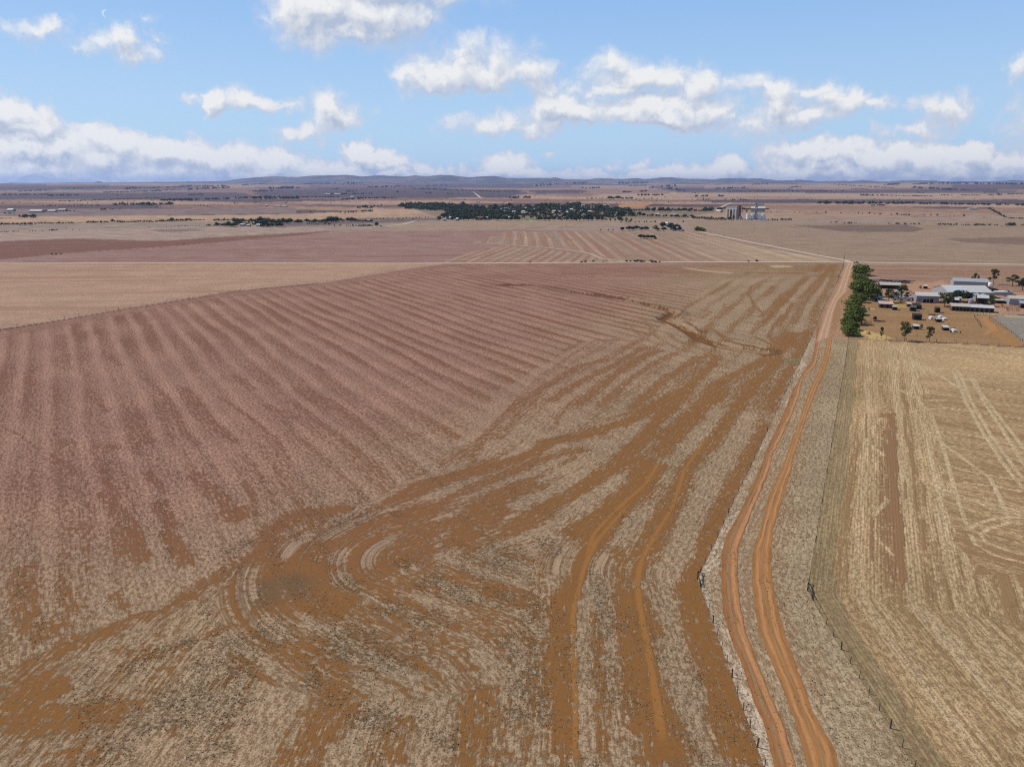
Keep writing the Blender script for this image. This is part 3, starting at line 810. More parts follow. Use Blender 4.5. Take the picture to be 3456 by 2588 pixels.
for pts in ([(890, 250), (980, 480), (1100, 700), (1250, 930), (1411, 1130)], [(920, 240), (1040, 520), (1160, 720), (1330, 960), (1411, 1060)], [(1040, 310), (1110, 480), (1230, 660), (1411, 960)], [(1000, 300), (1100, 430), (1200, 560), (1411, 830)], [(640, 640), (820, 790), (1050, 960), (1160, 1040), (1300, 1340)], [(560, 560), (700, 540), (850, 530), (1060, 560), (1411, 610)], [(640, 560), (690, 700), (740, 940), (820, 1300), (900, 1600)], [(720, 560), (770, 680), (830, 860), (900, 1120), (1000, 1420)],
            [(620, 890), (800, 930), (1000, 990), (1411, 1060)], [(950, 1180), (1150, 1220), (1411, 1290)], [(930, 1160), (1180, 1260), (1411, 1310)], [(960, 1070), (1200, 1100), (1411, 1140)], [(1000, 1420), (1060, 1370), (1200, 1330), (1411, 1320)], [(1010, 1440), (1050, 1520), (1200, 1600), (1411, 1656)], [(1080, 1450), (1150, 1400), (1300, 1360), (1411, 1370)], [(1080, 1440), (1130, 1500), (1300, 1570), (1411, 1600)], [(300, 690), (320, 640), (380, 600)], [(300, 700), (340, 740), (410, 770)], [(400, 40), (520, 120), (720, 150), (1000, 170), (1411, 220)], [(440, 70), (560, 160), (850, 330), (960, 400), (990, 520)],
            [(270, 340), (350, 355), (480, 385), (640, 470)], [(300, 80), (420, 130), (500, 200), (440, 420)], [(600, 280), (900, 320), (1411, 330)], [(700, 250), (1000, 240), (1411, 290)], [(1050, 120), (1411, 190)], [(700, 90), (1411, 160)], [(590, 150), (600, 400), (700, 560)], [(650, 470), (1000, 480), (1411, 520)], [(820, 350), (1411, 420)], [(300, 1320), (420, 1190)], [(260, 780), (400, 880)], [(310, 1440), (450, 1600)], [(1080, 740), (1411, 820)], [(800, 700), (1100, 740)], [(640, 1040), (900, 1150)], [(780, 1080), (850, 1110)]):
    bR(pts, .5)
    bR([(x + 14, y + 2) for x, y in pts], .45, .8)
for off, wd, v in ((8.6, 1.0, .9), (11.0, .7, .6), (17.5, 1.3, .9), (18.8, .6, .7), (22, .9, .6), (24.5, 1.3, .8), (27.0, 1.0, .7), (30, 1.5, .6), (34, 1, .6), (38.5, 1.2, .5), (43, 1, .5)):
    q = np.abs(dR - off + .5 * (vn(sR / 30, sR * 0, 5) - .5)) / wd
    PT[mR] = np.maximum(PT[mR], (.8 * v * np.where(mC, .15, 1) * ss(1.4, .3, q) * (.35 + .8 * fbm(sR / 20, dR * 0 + off, 7, 3)) * ss(330, 290, sR * 0 + GY))[mR])
soil[mR] -= .60 * PT[mR]
straw[mR] = straw[mR] * (1 - .8 * PT[mR, None]) + .8 * np.array(paleR) * PT[mR, None]
for pts in ([(540, 560), (550, 740), (600, 880), (610, 1060), (620, 1280)], [(545, 1050), (550, 1200)], [(690, 1250), (680, 1100), (660, 1060)], [(300, 1656), (305, 1320), (300, 1440)], [(480, 1100), (490, 1350), (520, 1656)], [(670, 1330), (690, 1560)], [(265, 560), (262, 760)], [(415, 1040), (420, 1130)]):
    band(CR(pts, *RB, RBK), .55, .95, mask=mR, wob=.2)
# broad colour drifts
dr = fbm(GX / 70, GY / 40, 111, 3)
straw[mR] *= (1 + .22 * (dr[mR, None] - .5))
far_r = ss(200, 300, GY) * mR
soil -= .16 * far_r

# farm paddock, yards, gravel
def area(pts, st, sl, so, az=90, rg=.6, rw=0.0):
    setreg(inpoly(GX + (jx * .25), GY + (jy * .25), NP(pts)), st, sl, so, az, rg, rw)


area([(2905, 893), (4400, 912), (4400, 1010), (3456, 1000), (3100, 950), (2950, 935)], (.335, .215, .145), (.255, .135, .08), .42, 95, .9)
area([(2925, 935), (3100, 950), (3456, 990), (4400, 1010), (4400, 1110), (3456, 1062), (3349, 1068), (3200, 1040), (2920, 1035)], (.42, .265, .17), (.36, .195, .115), .45, 95, .6)
area([(2862, 1145), (2880, 1040), (2905, 1012), (3000, 1016), (3200, 1030), (3300, 1052), (3370, 1060), (3400, 1070), (3456, 1160), (3456, 1171), (3200, 1157), (3000, 1150)], (.325, .205, .10), (.285, .155, .07), .45, 95, .5)
area([(3347, 1071), (3400, 1066), (3500, 1063), (3900, 1090), (3900, 1290), (3456, 1158), (3400, 1110)], (.27, .235, .195), (.23, .19, .15), .4, 95, .5)
area([(3320, 1078), (3345, 1072), (3400, 1112), (3460, 1158), (3456, 1171), (3400, 1168), (3350, 1130), (3330, 1100)], (.37, .215, .10), (.33, .17, .065), .5, 20, .6)
area([(3180, 948), (3240, 975), (3190, 1000), (3080, 985), (3090, 965)], (.46, .28, .18), (.40, .21, .12), .5, 95, .5)
for pts, wd, col_ in ([c1(780, 1440), c1(1000, 1540)], 9, (.52, .37, .15)), ([c1(720, 990), c1(880, 1010)], 5, (.50, .37, .18)), ([c1(1300, 950), c1(1480, 950)], 9, (.38, .27, .10)), ([c2(1200, 980), c2(1900, 1040)], 6, (.44, .33, .2)):
    f_ = np.zeros(N)
    band(pts, wd, 1.0, arr=f_, taper=False, soft=.8)
    soil -= f_ * .3
    straw[:] = straw * (1 - f_[:, None]) + np.array(col_) * f_[:, None]
f_ = np.zeros(N)
for pts in ([c2(1000, 1050), c2(1200, 1090), c2(1300, 1200), c2(1350, 1300), c2(1250, 1380)], [c2(1680, 1000), c2(1400, 1010), c2(1240, 1060), c2(1330, 1180), c2(1440, 1300)], [c2(1240, 1080), c2(1430, 1240)]):
    band(pts, 2.2, 1.0, arr=f_, taper=False)
soilc[:] = soilc * (1 - .5 * f_[:, None]) + .5 * np.array([.42, .21, .085]) * f_[:, None]
soil += .3 * f_
# town: sports oval and yards
oval = NP([(1758, 743.5), (1815, 743.5), (1815, 735), (1758, 735)])
setreg(inpoly(GX, GY, oval), (.13, .19, .045), (.15, .17, .05), .2, 0, .3)
town_g = inpoly(GX, GY, NP([(1380, 700), (1630, 697), (1930, 690), (2080, 702), (2430, 712), (2300, 738), (1660, 741), (1500, 742)]))
straw[town_g] = np.array([.22, .17, .115])
setreg(inpoly(GX, GY, NP([(2090, 690), (2180, 682), (2205, 688), (2170, 698), (2080, 702)])), (.40, .225, .11), (.34, .17, .08), .4, 20, .4)
# long streaks that still read from far away
mac = (fbm(fu / 150, fv / 4.5, 131, 4) - .5) * np.where(mA, .15, 1) * ss(300, 430, GR) * ss(6000, 2500, GR)
soil += 1.5 * mac * rough
straw *= (1 + .9 * mac)[:, None]


def soft(arr):
    q = arr.reshape(NR, NA, -1).copy()
    k = q.copy()
    k[1:-1] = (q[:-2] + 2 * q[1:-1] + q[2:]) / 4
    far_rows = rows > 450
    q[far_rows] = k[far_rows]
    return q.reshape(arr.shape)


straw, soilc, soil = soft(straw), soft(soilc), soft(soil)
soil = np.clip(soil, -.4, 1.4)
straw = np.clip(straw, 0, 1)

verts = np.empty((N, 3), np.float32)
verts[:, 0], verts[:, 1], verts[:, 2] = GX, GY, GZ
ii, jj = np.meshgrid(np.arange(NR - 1), np.arange(NA), indexing='ij')
j2 = (jj + 1) % NA
quads = np.stack([ii * NA + jj, ii * NA + j2, (ii + 1) * NA + j2, (ii + 1) * NA + jj], -1).reshape(-1, 4)[:, ::-1]


def np_mesh(name, v, f, smooth=True):
    me = bpy.data.meshes.new(name)
    v = np.ascontiguousarray(v, np.float32)
    f = np.ascontiguousarray(f, np.int32)
    k = f.shape[1]
    me.vertices.add(len(v))
    me.vertices.foreach_set('co', v.ravel())
    me.loops.add(f.size)
    me.loops.foreach_set('vertex_index', f.ravel())
    me.polygons.add(len(f))
    me.polygons.foreach_set('loop_start', np.arange(0, f.size, k, dtype=np.int32))
    me.polygons.foreach_set('loop_total', np.full(len(f), k, np.int32))
    if smooth:
        me.polygons.foreach_set('use_smooth', np.ones(len(f), bool))
    me.update(calc_edges=True)
    return me


def fattr(me, name, arr, typ='FLOAT'):
    a = me.attributes.new(name, typ, 'POINT')
    a.data.foreach_set('vector' if typ == 'FLOAT_VECTOR' else 'value', np.ascontiguousarray(arr, np.float32).ravel())


gm = np_mesh('ground', verts, quads)
fattr(gm, 'straw', straw, 'FLOAT_VECTOR')
fattr(gm, 'soilc', soilc, 'FLOAT_VECTOR')
fattr(gm, 'flow', np.stack([fu, fv, np.zeros(N)], -1), 'FLOAT_VECTOR')
for k_, a in (('soil', soil), ('rough', rough), ('tuft', tuft), ('drill', rows_at)):
    fattr(gm, k_, a)
inner = np.arange(NA)[::-1].reshape(1, -1)

m = bpy.data.materials.new('farmland')
m.use_nodes = True
t = NT(m.node_tree)
bs = t.n['Principled BSDF']
geo = t.new('ShaderNodeNewGeometry')
pos = geo.outputs['Position']
flow = t.attr('flow', 'Vector')
a_soil, a_rough, a_tuft, a_drill = (t.attr(k_) for k_ in ('soil', 'rough', 'tuft', 'drill'))
a_straw, a_soilc = t.attr('straw', 'Vector'), t.attr('soilc', 'Vector')
n_str = t.noise(t.vmath('MULTIPLY', flow, (.24, 1.6, 1)), 1.0, 6, .66)          # streaks along the working direction
n_pat = t.noise(pos, .85, 6, .66)                                            # patches of a metre or two
n_fin = t.noise(pos, 3.2, 4, .68)                                            # stubble tufts
n_big = t.noise(pos, .035, 4, .6)
e = t.math('ADD', a_soil, t.math('MULTIPLY', t.math('MULTIPLY', t.math('SUBTRACT', n_str, .5), 1.5), a_rough))
e = t.math('ADD', e, t.math('MULTIPLY', t.math('MULTIPLY', t.math('SUBTRACT', n_pat, .5), 1.35), a_rough))
e = t.math('ADD', e, t.math('MULTIPLY', t.math('SUBTRACT', n_fin, .5), .75))
expo = t.sstep(e, .37, .65)
# drilled rows 0.33 m apart
sepf = t.new('ShaderNodeSeparateXYZ')
t.put(sepf.inputs[0], flow)
rowv = t.math('SINE', t.math('MULTIPLY', sepf.outputs[1], 2 * pi / .62))
rowm = t.math('MULTIPLY', t.math('MULTIPLY', t.sstep(rowv, -.2, .8), a_drill), .42)
n_mid = t.noise(t.vmath('MULTIPLY', flow, (.75, 1.4, 1)), 1.0, 6, .68)
n_row = t.noise(t.vmath('MULTIPLY', flow, (.07, 2.4, 1)), 1.0, 3, .6)
n_spk = t.noise(pos, 4.2, 3, .65)
lowc = t.mix(.36, t.vmath('SCALE', a_straw, .62), t.vmath('SCALE', a_soilc, .80))
mx_ = t.math('ADD', t.math('MULTIPLY', n_fin, .45), t.math('MULTIPLY', n_mid, .55))
mx_ = t.math('ADD', mx_, t.math('MULTIPLY', t.math('SUBTRACT', n_row, .5), t.math('MULTIPLY_ADD', a_drill, .25, .12)))
stc = t.mix(t.sstep(mx_, .43, .57), lowc, t.vmath('SCALE', a_straw, 1.30))
stc = t.mix(t.sstep(n_spk, .58, .68, 0, .6), stc, t.vmath('SCALE', a_straw, 1.75))
stc = t.mix(t.sstep(n_spk, .42, .32, 0, .75), stc, t.vmath('SCALE', a_straw, .38))
stc = t.mix(1.0, stc, t.mix(t.sstep(n_big, .35, .65), (.92, .92, .92), (1.08, 1.07, 1.06)), 'MULTIPLY')
n_s2 = t.noise(pos, 1.3, 5, .6)
soc = t.mix(n_s2, t.vmath('SCALE', a_soilc, .80), t.vmath('SCALE', a_soilc, 1.20))
peb = t.noise(pos, 9.0, 2, .5)
soc = t.mix(t.sstep(peb, .70, .76, 0, .6), soc, t.vmath('SCALE', a_straw, 1.2))
colr = t.mix(expo, stc, soc)
colr = t.mix(rowm, colr, t.vmath('SCALE', a_soilc, .75))
# dark matted tufts
n_t = t.noise(pos, 1.7, 4, .7)
n_t2 = t.noise(pos, .28, 3, .6)
tf = t.math('ADD', t.math('ADD', n_t, t.math('MULTIPLY', t.math('SUBTRACT', n_t2, .5), .35)), t.math('MULTIPLY', t.math('SUBTRACT', a_tuft, .5), .22))
tm = t.sstep(tf, .59, .72, 0, .68)
tm = t.math('MULTIPLY', tm, t.sstep(a_tuft, .05, .4))
colr = t.mix(tm, colr, (.105, .078, .044))
t.put(bs.inputs['Base Color'], colr)
bs.inputs['Roughness'].default_value = .95
bs.inputs['Specular IOR Level'].default_value = .05
bh = t.math('ADD', t.math('MULTIPLY', n_fin, t.math('SUBTRACT', 1.15, expo)), t.math('MULTIPLY', tm, .8))
bh = t.math('ADD', bh, t.math('MULTIPLY', t.math('SUBTRACT', 1.0, expo), .35))
bp = t.new('ShaderNodeBump')
bp.inputs['Strength'].default_value = .55
bp.inputs['Distance'].default_value = .25
t.put(bp.inputs['Height'], bh)
t.put(bs.inputs['Normal'], bp.outputs[0])
gm.materials.append(m)
ground = tag(link('ground', gm), kind='structure')
# ------------------------------------------------------------------ tracks and roads (sheets just above the ground)
def resample(pl, step):
    d = np.r_[0, np.cumsum(np.hypot(*(pl[1:] - pl[:-1]).T))]
    n = max(2, int(d[-1] / step) + 1)
    s = np.linspace(0, d[-1], n)
    # smooth the corners of the traced line a little
    x, y = np.interp(s, d, pl[:, 0]), np.interp(s, d, pl[:, 1])
    return np.stack([x, y], -1)


def smooth(pl, it):
    for _ in range(it):
        q = pl.copy()
        q[1:-1] = (pl[:-2] + 2 * pl[1:-1] + pl[2:]) / 4
        pl = q
    return pl


def strip(name, Lp, Rp, mt, z, step=.45, jit=.13, nac=8, sm=12, seed=1):
    L, R = Lp, Rp
    d = max(np.hypot(*(L[1:] - L[:-1]).T).sum(), np.hypot(*(R[1:] - R[:-1]).T).sum())
    n = max(4, int(d / step))

    def rs(pl):
        dd = np.r_[0, np.cumsum(np.hypot(*(pl[1:] - pl[:-1]).T))]
        s = np.linspace(0, dd[-1], n)
        return smooth(np.stack([np.interp(s, dd, pl[:, 0]), np.interp(s, dd, pl[:, 1])], -1), sm)
    L, R = rs(L), rs(R)
    s = np.arange(n) * d / n
    jl = (fbm(s / 3.4, s * 0 + 3, seed, 6) - .5) * 4 * jit
    jr = (fbm(s / 3.1, s * 0 + 9, seed + 5, 6) - .5) * 4 * jit
    wv = R - L
    wl = np.hypot(*wv.T)[:, None] + 1e-6
    L2, R2 = L - wv / wl * jl[:, None], R + wv / wl * jr[:, None]
    tt = np.linspace(0, 1, nac + 1)
    v = (L2[:, None] * (1 - tt[None, :, None]) + R2[:, None] * tt[None, :, None]).reshape(-1, 2)
    zz = np.full(len(v), z)
    r = np.hypot(v[:, 0], v[:, 1])
    zz += np.where(r < 2700, 0, zt(v[:, 0], v[:, 1]))
    i, j = np.meshgrid(np.arange(n - 1), np.arange(nac), indexing='ij')
    a = i * (nac + 1) + j
    f = np.stack([a, a + 1, a + nac + 2, a + nac + 1], -1).reshape(-1, 4)
    # face up
    p = np.c_[v, zz]
    nrm = np.cross(p[f[0, 1]] - p[f[0, 0]], p[f[0, 3]] - p[f[0, 0]])
    if nrm[2] < 0:
        f = f[:, ::-1]
    me = np_mesh(name, p, f)
    fattr(me, 'across', np.tile(tt, n))
    fattr(me, 'flow', np.stack([np.repeat(s, nac + 1), np.tile(tt, n) * np.repeat(wl[:, 0], nac + 1), np.zeros(len(v))], -1), 'FLOAT_VECTOR')
    me.materials.append(mt)
    return tag(link(name, me), kind='structure')


def dirt(name, base, light, dark, ruts=(.28, .72), rw=.13, edge=.5, amt=.8, crown=None):
    m = bpy.data.materials.new(name)
    m.use_nodes = True
    t = NT(m.node_tree)
    b = t.n['Principled BSDF']
    ac, fl = t.attr('across'), t.attr('flow', 'Vector')
    geo = t.new('ShaderNodeNewGeometry')
    ps = geo.outputs['Position']
    st = t.noise(t.vmath('MULTIPLY', fl, (.10, 2.2, 1)), 1, 4, .6)
    pt = t.noise(ps, .7, 5, .6)
    fi = t.noise(ps, 5, 3, .6)
    ac2 = t.math('ADD', ac, t.math('MULTIPLY', t.math('SUBTRACT', t.noise(t.vmath('MULTIPLY', fl, (.06, .0, 1)), 1, 3, .5), .5), .22))
    rr = None
    for r in ruts:
        k = t.sstep(t.math('ABSOLUTE', t.math('SUBTRACT', ac2, r)), rw, rw * .25)
        rr = k if rr is None else t.math('MAXIMUM', rr, k)
    c = t.mix(t.sstep(st, .35, .65), base, tuple(x * .82 for x in base))
    c = t.mix(t.math('MULTIPLY', rr, t.sstep(pt, .2, .6, amt * .4, amt)), c, light)
    c = t.mix(t.math('MULTIPLY', t.sstep(t.math('ADD', st, t.math('MULTIPLY', pt, .6)), .82, 1.0), .65), c, dark)
    eg = t.sstep(t.math('ADD', t.math('ABSOLUTE', t.math('SUBTRACT', ac, .5)), t.math('MULTIPLY', t.math('SUBTRACT', pt, .5), .3)), .40, .52)
    c = t.mix(t.math('MULTIPLY', eg, edge), c, dark)
    if crown:
        k = t.sstep(t.math('ABSOLUTE', t.math('SUBTRACT', ac2, crown[0])), crown[1], crown[1] * .4)
        k = t.math('MULTIPLY', k, t.sstep(t.math('ADD', t.math('MULTIPLY', pt, .5), t.math('MULTIPLY', fi, .5)), .42, .56))
        c = t.mix(t.math('MULTIPLY', k, .9), c, t.mix(fi, (.15, .12, .06), (.36, .28, .18)))
    c = t.mix(t.sstep(fi, .3, .7, 0, .35), c, t.vmath('SCALE', c, .72))
    t.put(b.inputs['Base Color'], c)
    b.inputs['Roughness'].default_value = .95
    b.inputs['Specular IOR Level'].default_value = .05
    bp = t.new('ShaderNodeBump')
    bp.inputs['Strength'].default_value = .4
    bp.inputs['Distance'].default_value = .15
    t.put(bp.inputs['Height'], t.math('ADD', fi, t.math('MULTIPLY', st, 1.4)))
    t.put(b.inputs['Normal'], bp.outputs[0])
    return m


m_track = dirt('orange_dirt', (.37, .170, .062), (.49, .245, .102), (.23, .115, .045), crown=(.52, .05))
m_wash = dirt('eroded_dirt', (.34, .150, .058), (.49, .245, .112), (.19, .09, .036), ruts=(.76,), rw=.24, amt=.95, crown=(.40, .12))
m_apron = dirt('red_dirt', (.46, .27, .165), (.55, .36, .24), (.33, .18, .10), edge=.3)
m_road = dirt('pale_gravel', (.54, .41, .29), (.63, .50, .37), (.42, .30, .19), edge=.5, amt=.9)

Ltr = CR([(925, 1460), (925, 1388), (850, 1120), (790, 950), (720, 780), (640, 600), (605, 400), (595, 250), (605, 100), (640, 0)], *R4, R4K) + CR([(700, 1000), (780, 820), (850, 640), (890, 520), (930, 400), (985, 285), (1018, 200), (1036, 110), (1040, 75)], *R3, R3K)
Rtr = CR([(1120, 1460), (1110, 1388), (1085, 1260), (1020, 1180), (930, 1000), (850, 760), (790, 600), (745, 420), (715, 300), (708, 150), (715, 0)], *R4, R4K) + CR([(770, 1050), (820, 880), (860, 720), (900, 600), (940, 480), (985, 365), (1032, 260), (1062, 150), (1072, 75)], *R3, R3K)
strip('dirt_track', PL(Ltr), PL(Rtr), m_track, .03, seed=3)
Lw = CR([(760, 1460), (735, 1388), (660, 1130), (590, 950), (530, 780), (460, 600), (425, 450), (410, 300), (415, 120), (445, 0)], *R4, R4K) + CR([(520, 1120), (590, 960), (660, 800), (700, 690), (760, 570), (810, 450), (850, 360), (900, 268), (940, 222), (960, 170), (972, 90), (985, 0)], *R3, R3K)
Rw = CR([(880, 1460), (860, 1388), (800, 1180), (720, 1000), (640, 800), (560, 600), (525, 420), (505, 280), (510, 100), (545, 0)], *R4, R4K) + CR([(620, 1040), (690, 880), (720, 760), (770, 660), (830, 530), (878, 400), (890, 322), (930, 275), (972, 240), (998, 110), (1030, 0)], *R3, R3K)
strip('washed_track', PL(Lw), PL(Rw), m_wash, .035, seed=8)
La = CR([(10, 960), (60, 800), (120, 640), (190, 480), (262, 330), (320, 160), (345, 112)], *Y1, Y1K)
Ra = CR([(150, 900), (170, 800), (200, 650), (240, 520), (340, 420), (352, 330), (385, 230), (420, 112)], *Y1, Y1K)
strip('dirt_road', PL(La), PL(Ra), m_apron, .045, step=1.2, jit=.5, seed=12)


def road(name, pts, width, mt=m_road, z=.06, seed=1):
    c = np.array([P(*q)[:2] for q in pts])
    tn = np.gradient(c, axis=0)
    tn /= np.hypot(*tn.T)[:, None]
    nr = np.stack([-tn[:, 1], tn[:, 0]], -1) * width / 2
    st = max(2.0, np.hypot(*(c[1:] - c[:-1]).T).sum() / 1500)
    return strip(name, c + nr, c - nr, mt, z, step=st, jit=width * .05, nac=4, sm=4, seed=seed)


road('cross_road', [(-600, 890.5), (0, 889), (700, 888.2), (1400, 889.3), (2000, 886.2), (2300, 884), (2700, 884.5), (2880, 885.5), (3100, 888.2), (3456, 893), (4200, 906)], 7, seed=21)
road('town_road', [(2872, 886), (2850, 878), (2760, 862), (2640, 838), (2500, 811), (2385, 787), (2350, 779)], 6, z=.07, seed=22)
road('creek_road', [(1200, 768), (1300, 764), (1360, 757), (1385, 750), (1400, 746), (1500, 744), (1700, 744.5), (2100, 745)], 8, z=.06, seed=23)
road('far_road', [(1596, 648), (1606, 655), (1622, 668)], 14, z=.3, seed=24)
road('silo_road', [(2432, 700), (2450, 692), (2468, 685)], 9, z=.2, seed=25)
road('dusty_lane', [(-200, 783), (0, 781), (280, 775), (690, 765)], 4, z=.06, seed=26)
road('wheel_track', CR([(-260, 640), (0, 653), (330, 676), (560, 700), (720, 727), (800, 765), (1000, 792)], *U0, UK), 5, mt=dirt('pale_straw_track', (.44, .32, .20), (.50, .38, .25), (.36, .24, .15)), z=.05, seed=27)


# ------------------------------------------------------------------ mesh building
class MB:
    def __init__(s):
        s.v, s.f, s.m = [], [], []

    def quad(s, a, b, c, d, mi=0):
        k = len(s.v)
        s.v += [a, b, c, d]
        s.f.append((k, k + 1, k + 2, k + 3))
        s.m.append(mi)

    def poly(s, pts, mi=0):
        k = len(s.v)
        s.v += list(pts)
        s.f.append(tuple(range(k, k + len(pts))))
        s.m.append(mi)

    def box(s, x0, y0, z0, x1, y1, z1, mi=0):
        k = len(s.v)
        s.v += [(x0, y0, z0), (x1, y0, z0), (x1, y1, z0), (x0, y1, z0), (x0, y0, z1), (x1, y0, z1), (x1, y1, z1), (x0, y1, z1)]
        for q in ((0, 3, 2, 1), (4, 5, 6, 7), (0, 1, 5, 4), (1, 2, 6, 5), (2, 3, 7, 6), (3, 0, 4, 7)):
            s.f.append(tuple(k + i for i in q))
            s.m.append(mi)

    def tube(s, a, b, r0, r1=None, n=7, mi=0, cap=True):
        r1 = r0 if r1 is None else r1
        a, b = Vector(a), Vector(b)
        d = (b - a).normalized()
        u = d.orthogonal().normalized()
        w_ = d.cross(u)
        k = len(s.v)
        for c, r in ((a, r0), (b, r1)):
            for i in range(n):
                th = 2 * pi * i / n
                s.v.append(tuple(c + (u * cos(th) + w_ * sin(th)) * r))
        for i in range(n):
            j = (i + 1) % n
            s.f.append((k + i, k + j, k + n + j, k + n + i))
            s.m.append(mi)
        if cap:
            s.f.append(tuple(k + n + i for i in range(n)))
            s.m.append(mi)
            s.f.append(tuple(k + i for i in reversed(range(n))))
            s.m.append(mi)

    def lathe(s, prof, n=20, mi=0, c=(0, 0, 0)):
        k = len(s.v)
        for r, z in prof:
            for i in range(n):
                th = 2 * pi * i / n
                s.v.append((c[0] + r * cos(th), c[1] + r * sin(th), c[2] + z))
        for a in range(len(prof) - 1):
            for i in range(n):
                j = (i + 1) % n
                s.f.append((k + a * n + i, k + a * n + j, k + a * n + n + j, k + a * n + n + i))
                s.m.append(mi)

    def mesh(s, name, mats, smooth_=False):
        me = bpy.data.meshes.new(name)
        me.from_pydata([tuple(q) for q in s.v], [], s.f)
        for mm in (mats if isinstance(mats, (list, tuple)) else [mats]):
            me.materials.append(mm)
        me.polygons.foreach_set('material_index', s.m)
        if smooth_:
            me.polygons.foreach_set('use_smooth', [True] * len(s.f))
        me.update()
        return me

    def build(s, name, mats, parent=None, smooth_=False):
        return link(name, s.mesh(name, mats, smooth_), parent)


# ------------------------------------------------------------------ trees (unit size: 1 wide, 1 tall)
def leaf_cloud(lobes, nleaf, size, seed, shell=.55):
    """leaf-sized faces spread through ellipsoid lobes; returns verts, quads, tint"""
    r = np.random.default_rng(seed)
    vs, tn = [], []
    vol = np.array([l[3] * l[4] * l[5] for l in lobes]) ** .7
    cnt = np.maximum(6, (vol / vol.sum() * nleaf)).astype(int)
    for (cx, cy, cz, rx, ry, rz), n in zip(lobes, cnt):
        d = r.normal(size=(n, 3))
        d /= np.linalg.norm(d, axis=1)[:, None]
        rad = shell + (1 - shell) * r.random(n) ** .6
        rad *= 1 + .22 * (vn(d[:, 0] * 2.5 + seed, d[:, 1] * 2.5 + d[:, 2] * 1.7, seed) - .5) * 2
        c = np.array([cx, cy, cz]) + d * rad[:, None] * np.array([rx, ry, rz])
        nrm = d + r.normal(size=(n, 3)) * .55
        nrm /= np.linalg.norm(nrm, axis=1)[:, None]
        u = np.cross(nrm, r.normal(size=(n, 3)))
        u /= np.linalg.norm(u, axis=1)[:, None] + 1e-9
        w_ = np.cross(nrm, u)
        s = size * (.6 + .8 * r.random(n))[:, None]
        q = np.stack([c - u * s - w_ * s * .6, c + u * s - w_ * s * .5, c + u * s * .7 + w_ * s * .7, c - u * s * .6 + w_ * s * .6], 1)
        vs.append(q)
        base = r.random()
        tn.append(np.repeat(np.clip(.25 + .5 * base + .5 * (r.random(n) - .5), 0, 1), 4))
    v = np.concatenate(vs).reshape(-1, 3)
    f = np.arange(len(v)).reshape(-1, 4)
    return v, f, np.concatenate(tn)


def crown_mesh(name, lobes, nleaf, size, seed, mt, shell=.55):
    v, f, tn = leaf_cloud(lobes, nleaf, size, seed, shell)
    v[:, 2] = np.maximum(v[:, 2], .01)
    me = np_mesh(name, v, f, smooth=False)
    fattr(me, 'tint', tn)
    me.materials.append(MATS[mt])
    return me


def limbs(targets, base_r, h0, seed, mt='bark', rr=.35):
    b = MB()
    r = random.Random(seed)
    lean = (r.uniform(-.03, .03), r.uniform(-.03, .03))
    top = (lean[0], lean[1], h0)
    b.tube((0, 0, -.03), (lean[0] * .5, lean[1] * .5, h0 * .5), base_r * 1.25, base_r)
    b.tube((lean[0] * .5, lean[1] * .5, h0 * .5), top, base_r, base_r * .75)
    for (x, y, z) in targets:
        mid = (top[0] + (x - top[0]) * .5 + r.uniform(-.03, .03), top[1] + (y - top[1]) * .5, top[2] + (z - top[2]) * .6)
        b.tube(top, mid, base_r * .6, base_r * rr, 5)
        b.tube(mid, (x, y, z), base_r * rr, base_r * .12, 5)
    return b.mesh('trunk', [MATS[mt]], True)


def lobes_dome(seed, n, z0, flat=.8, spread=.36, r0=.16, r1=.26):
    r = random.Random(seed)
    L = [(0, 0, z0 + (1 - z0) * .5, .33, .33, (1 - z0) * .46)]
    for _ in range(n):
        a, q = r.uniform(0, 2 * pi), spread * math.sqrt(r.random())
        rad = r.uniform(r0, r1)
        zmax = 1 - rad * flat - .35 * (q / spread) ** 2 * (1 - z0)
        z = r.uniform(z0 + rad * .5, max(z0 + rad * .55, zmax))
        L.append((q * cos(a), q * sin(a), z, rad, rad, rad * flat))
    return L


def lobes_gum(seed, n, z0=.38):
    r = random.Random(seed)
    L = []
    for k in range(n):
        a = 2 * pi * k / n + r.uniform(-.5, .5)
        z = z0 + (1 - z0 - .1) * ((k * .618) % 1)
        q = r.uniform(.12, .34) * (1.25 - .6 * (z - z0) / (1 - z0))
        rad = r.uniform(.10, .19)
        L.append((q * cos(a), q * sin(a), z, rad, rad, rad * .62))
    L.append((r.uniform(-.06, .06), 0, .9, .15, .15, .09))
    return L


KINDS = {}
for k in range(3):
    L = lobes_dome(100 + k, 15, .03, .75, .34, .15, .24)
    KINDS['pine', k] = (crown_mesh('crown', L, 2600, .030, 200 + k, 'pine_leaves', .72), limbs([l[:3] for l in L[1:7]], .035, .3, k))
    L = lobes_dome(140 + k, 9, .28, .6, .36, .16, .24)
    KINDS['umbrella', k] = (crown_mesh('crown', L, 1300, .040, 240 + k, 'dark_leaves', .65), limbs([l[:3] for l in L[1:6]], .03, .35, 20 + k))
    L = lobes_gum(170 + k, 9 + k)
    KINDS['gum', k] = (crown_mesh('crown', L, 750, .034, 270 + k, 'gum_leaves', .35), limbs([l[:3] for l in L], .022, .34, 40 + k, 'bark', .45))
    L = lobes_dome(190 + k, 8, 0, .8, .34, .16, .26)
    KINDS['bush', k] = (crown_mesh('crown', L, 700, .050, 290 + k, 'dark_leaves', .6), None)
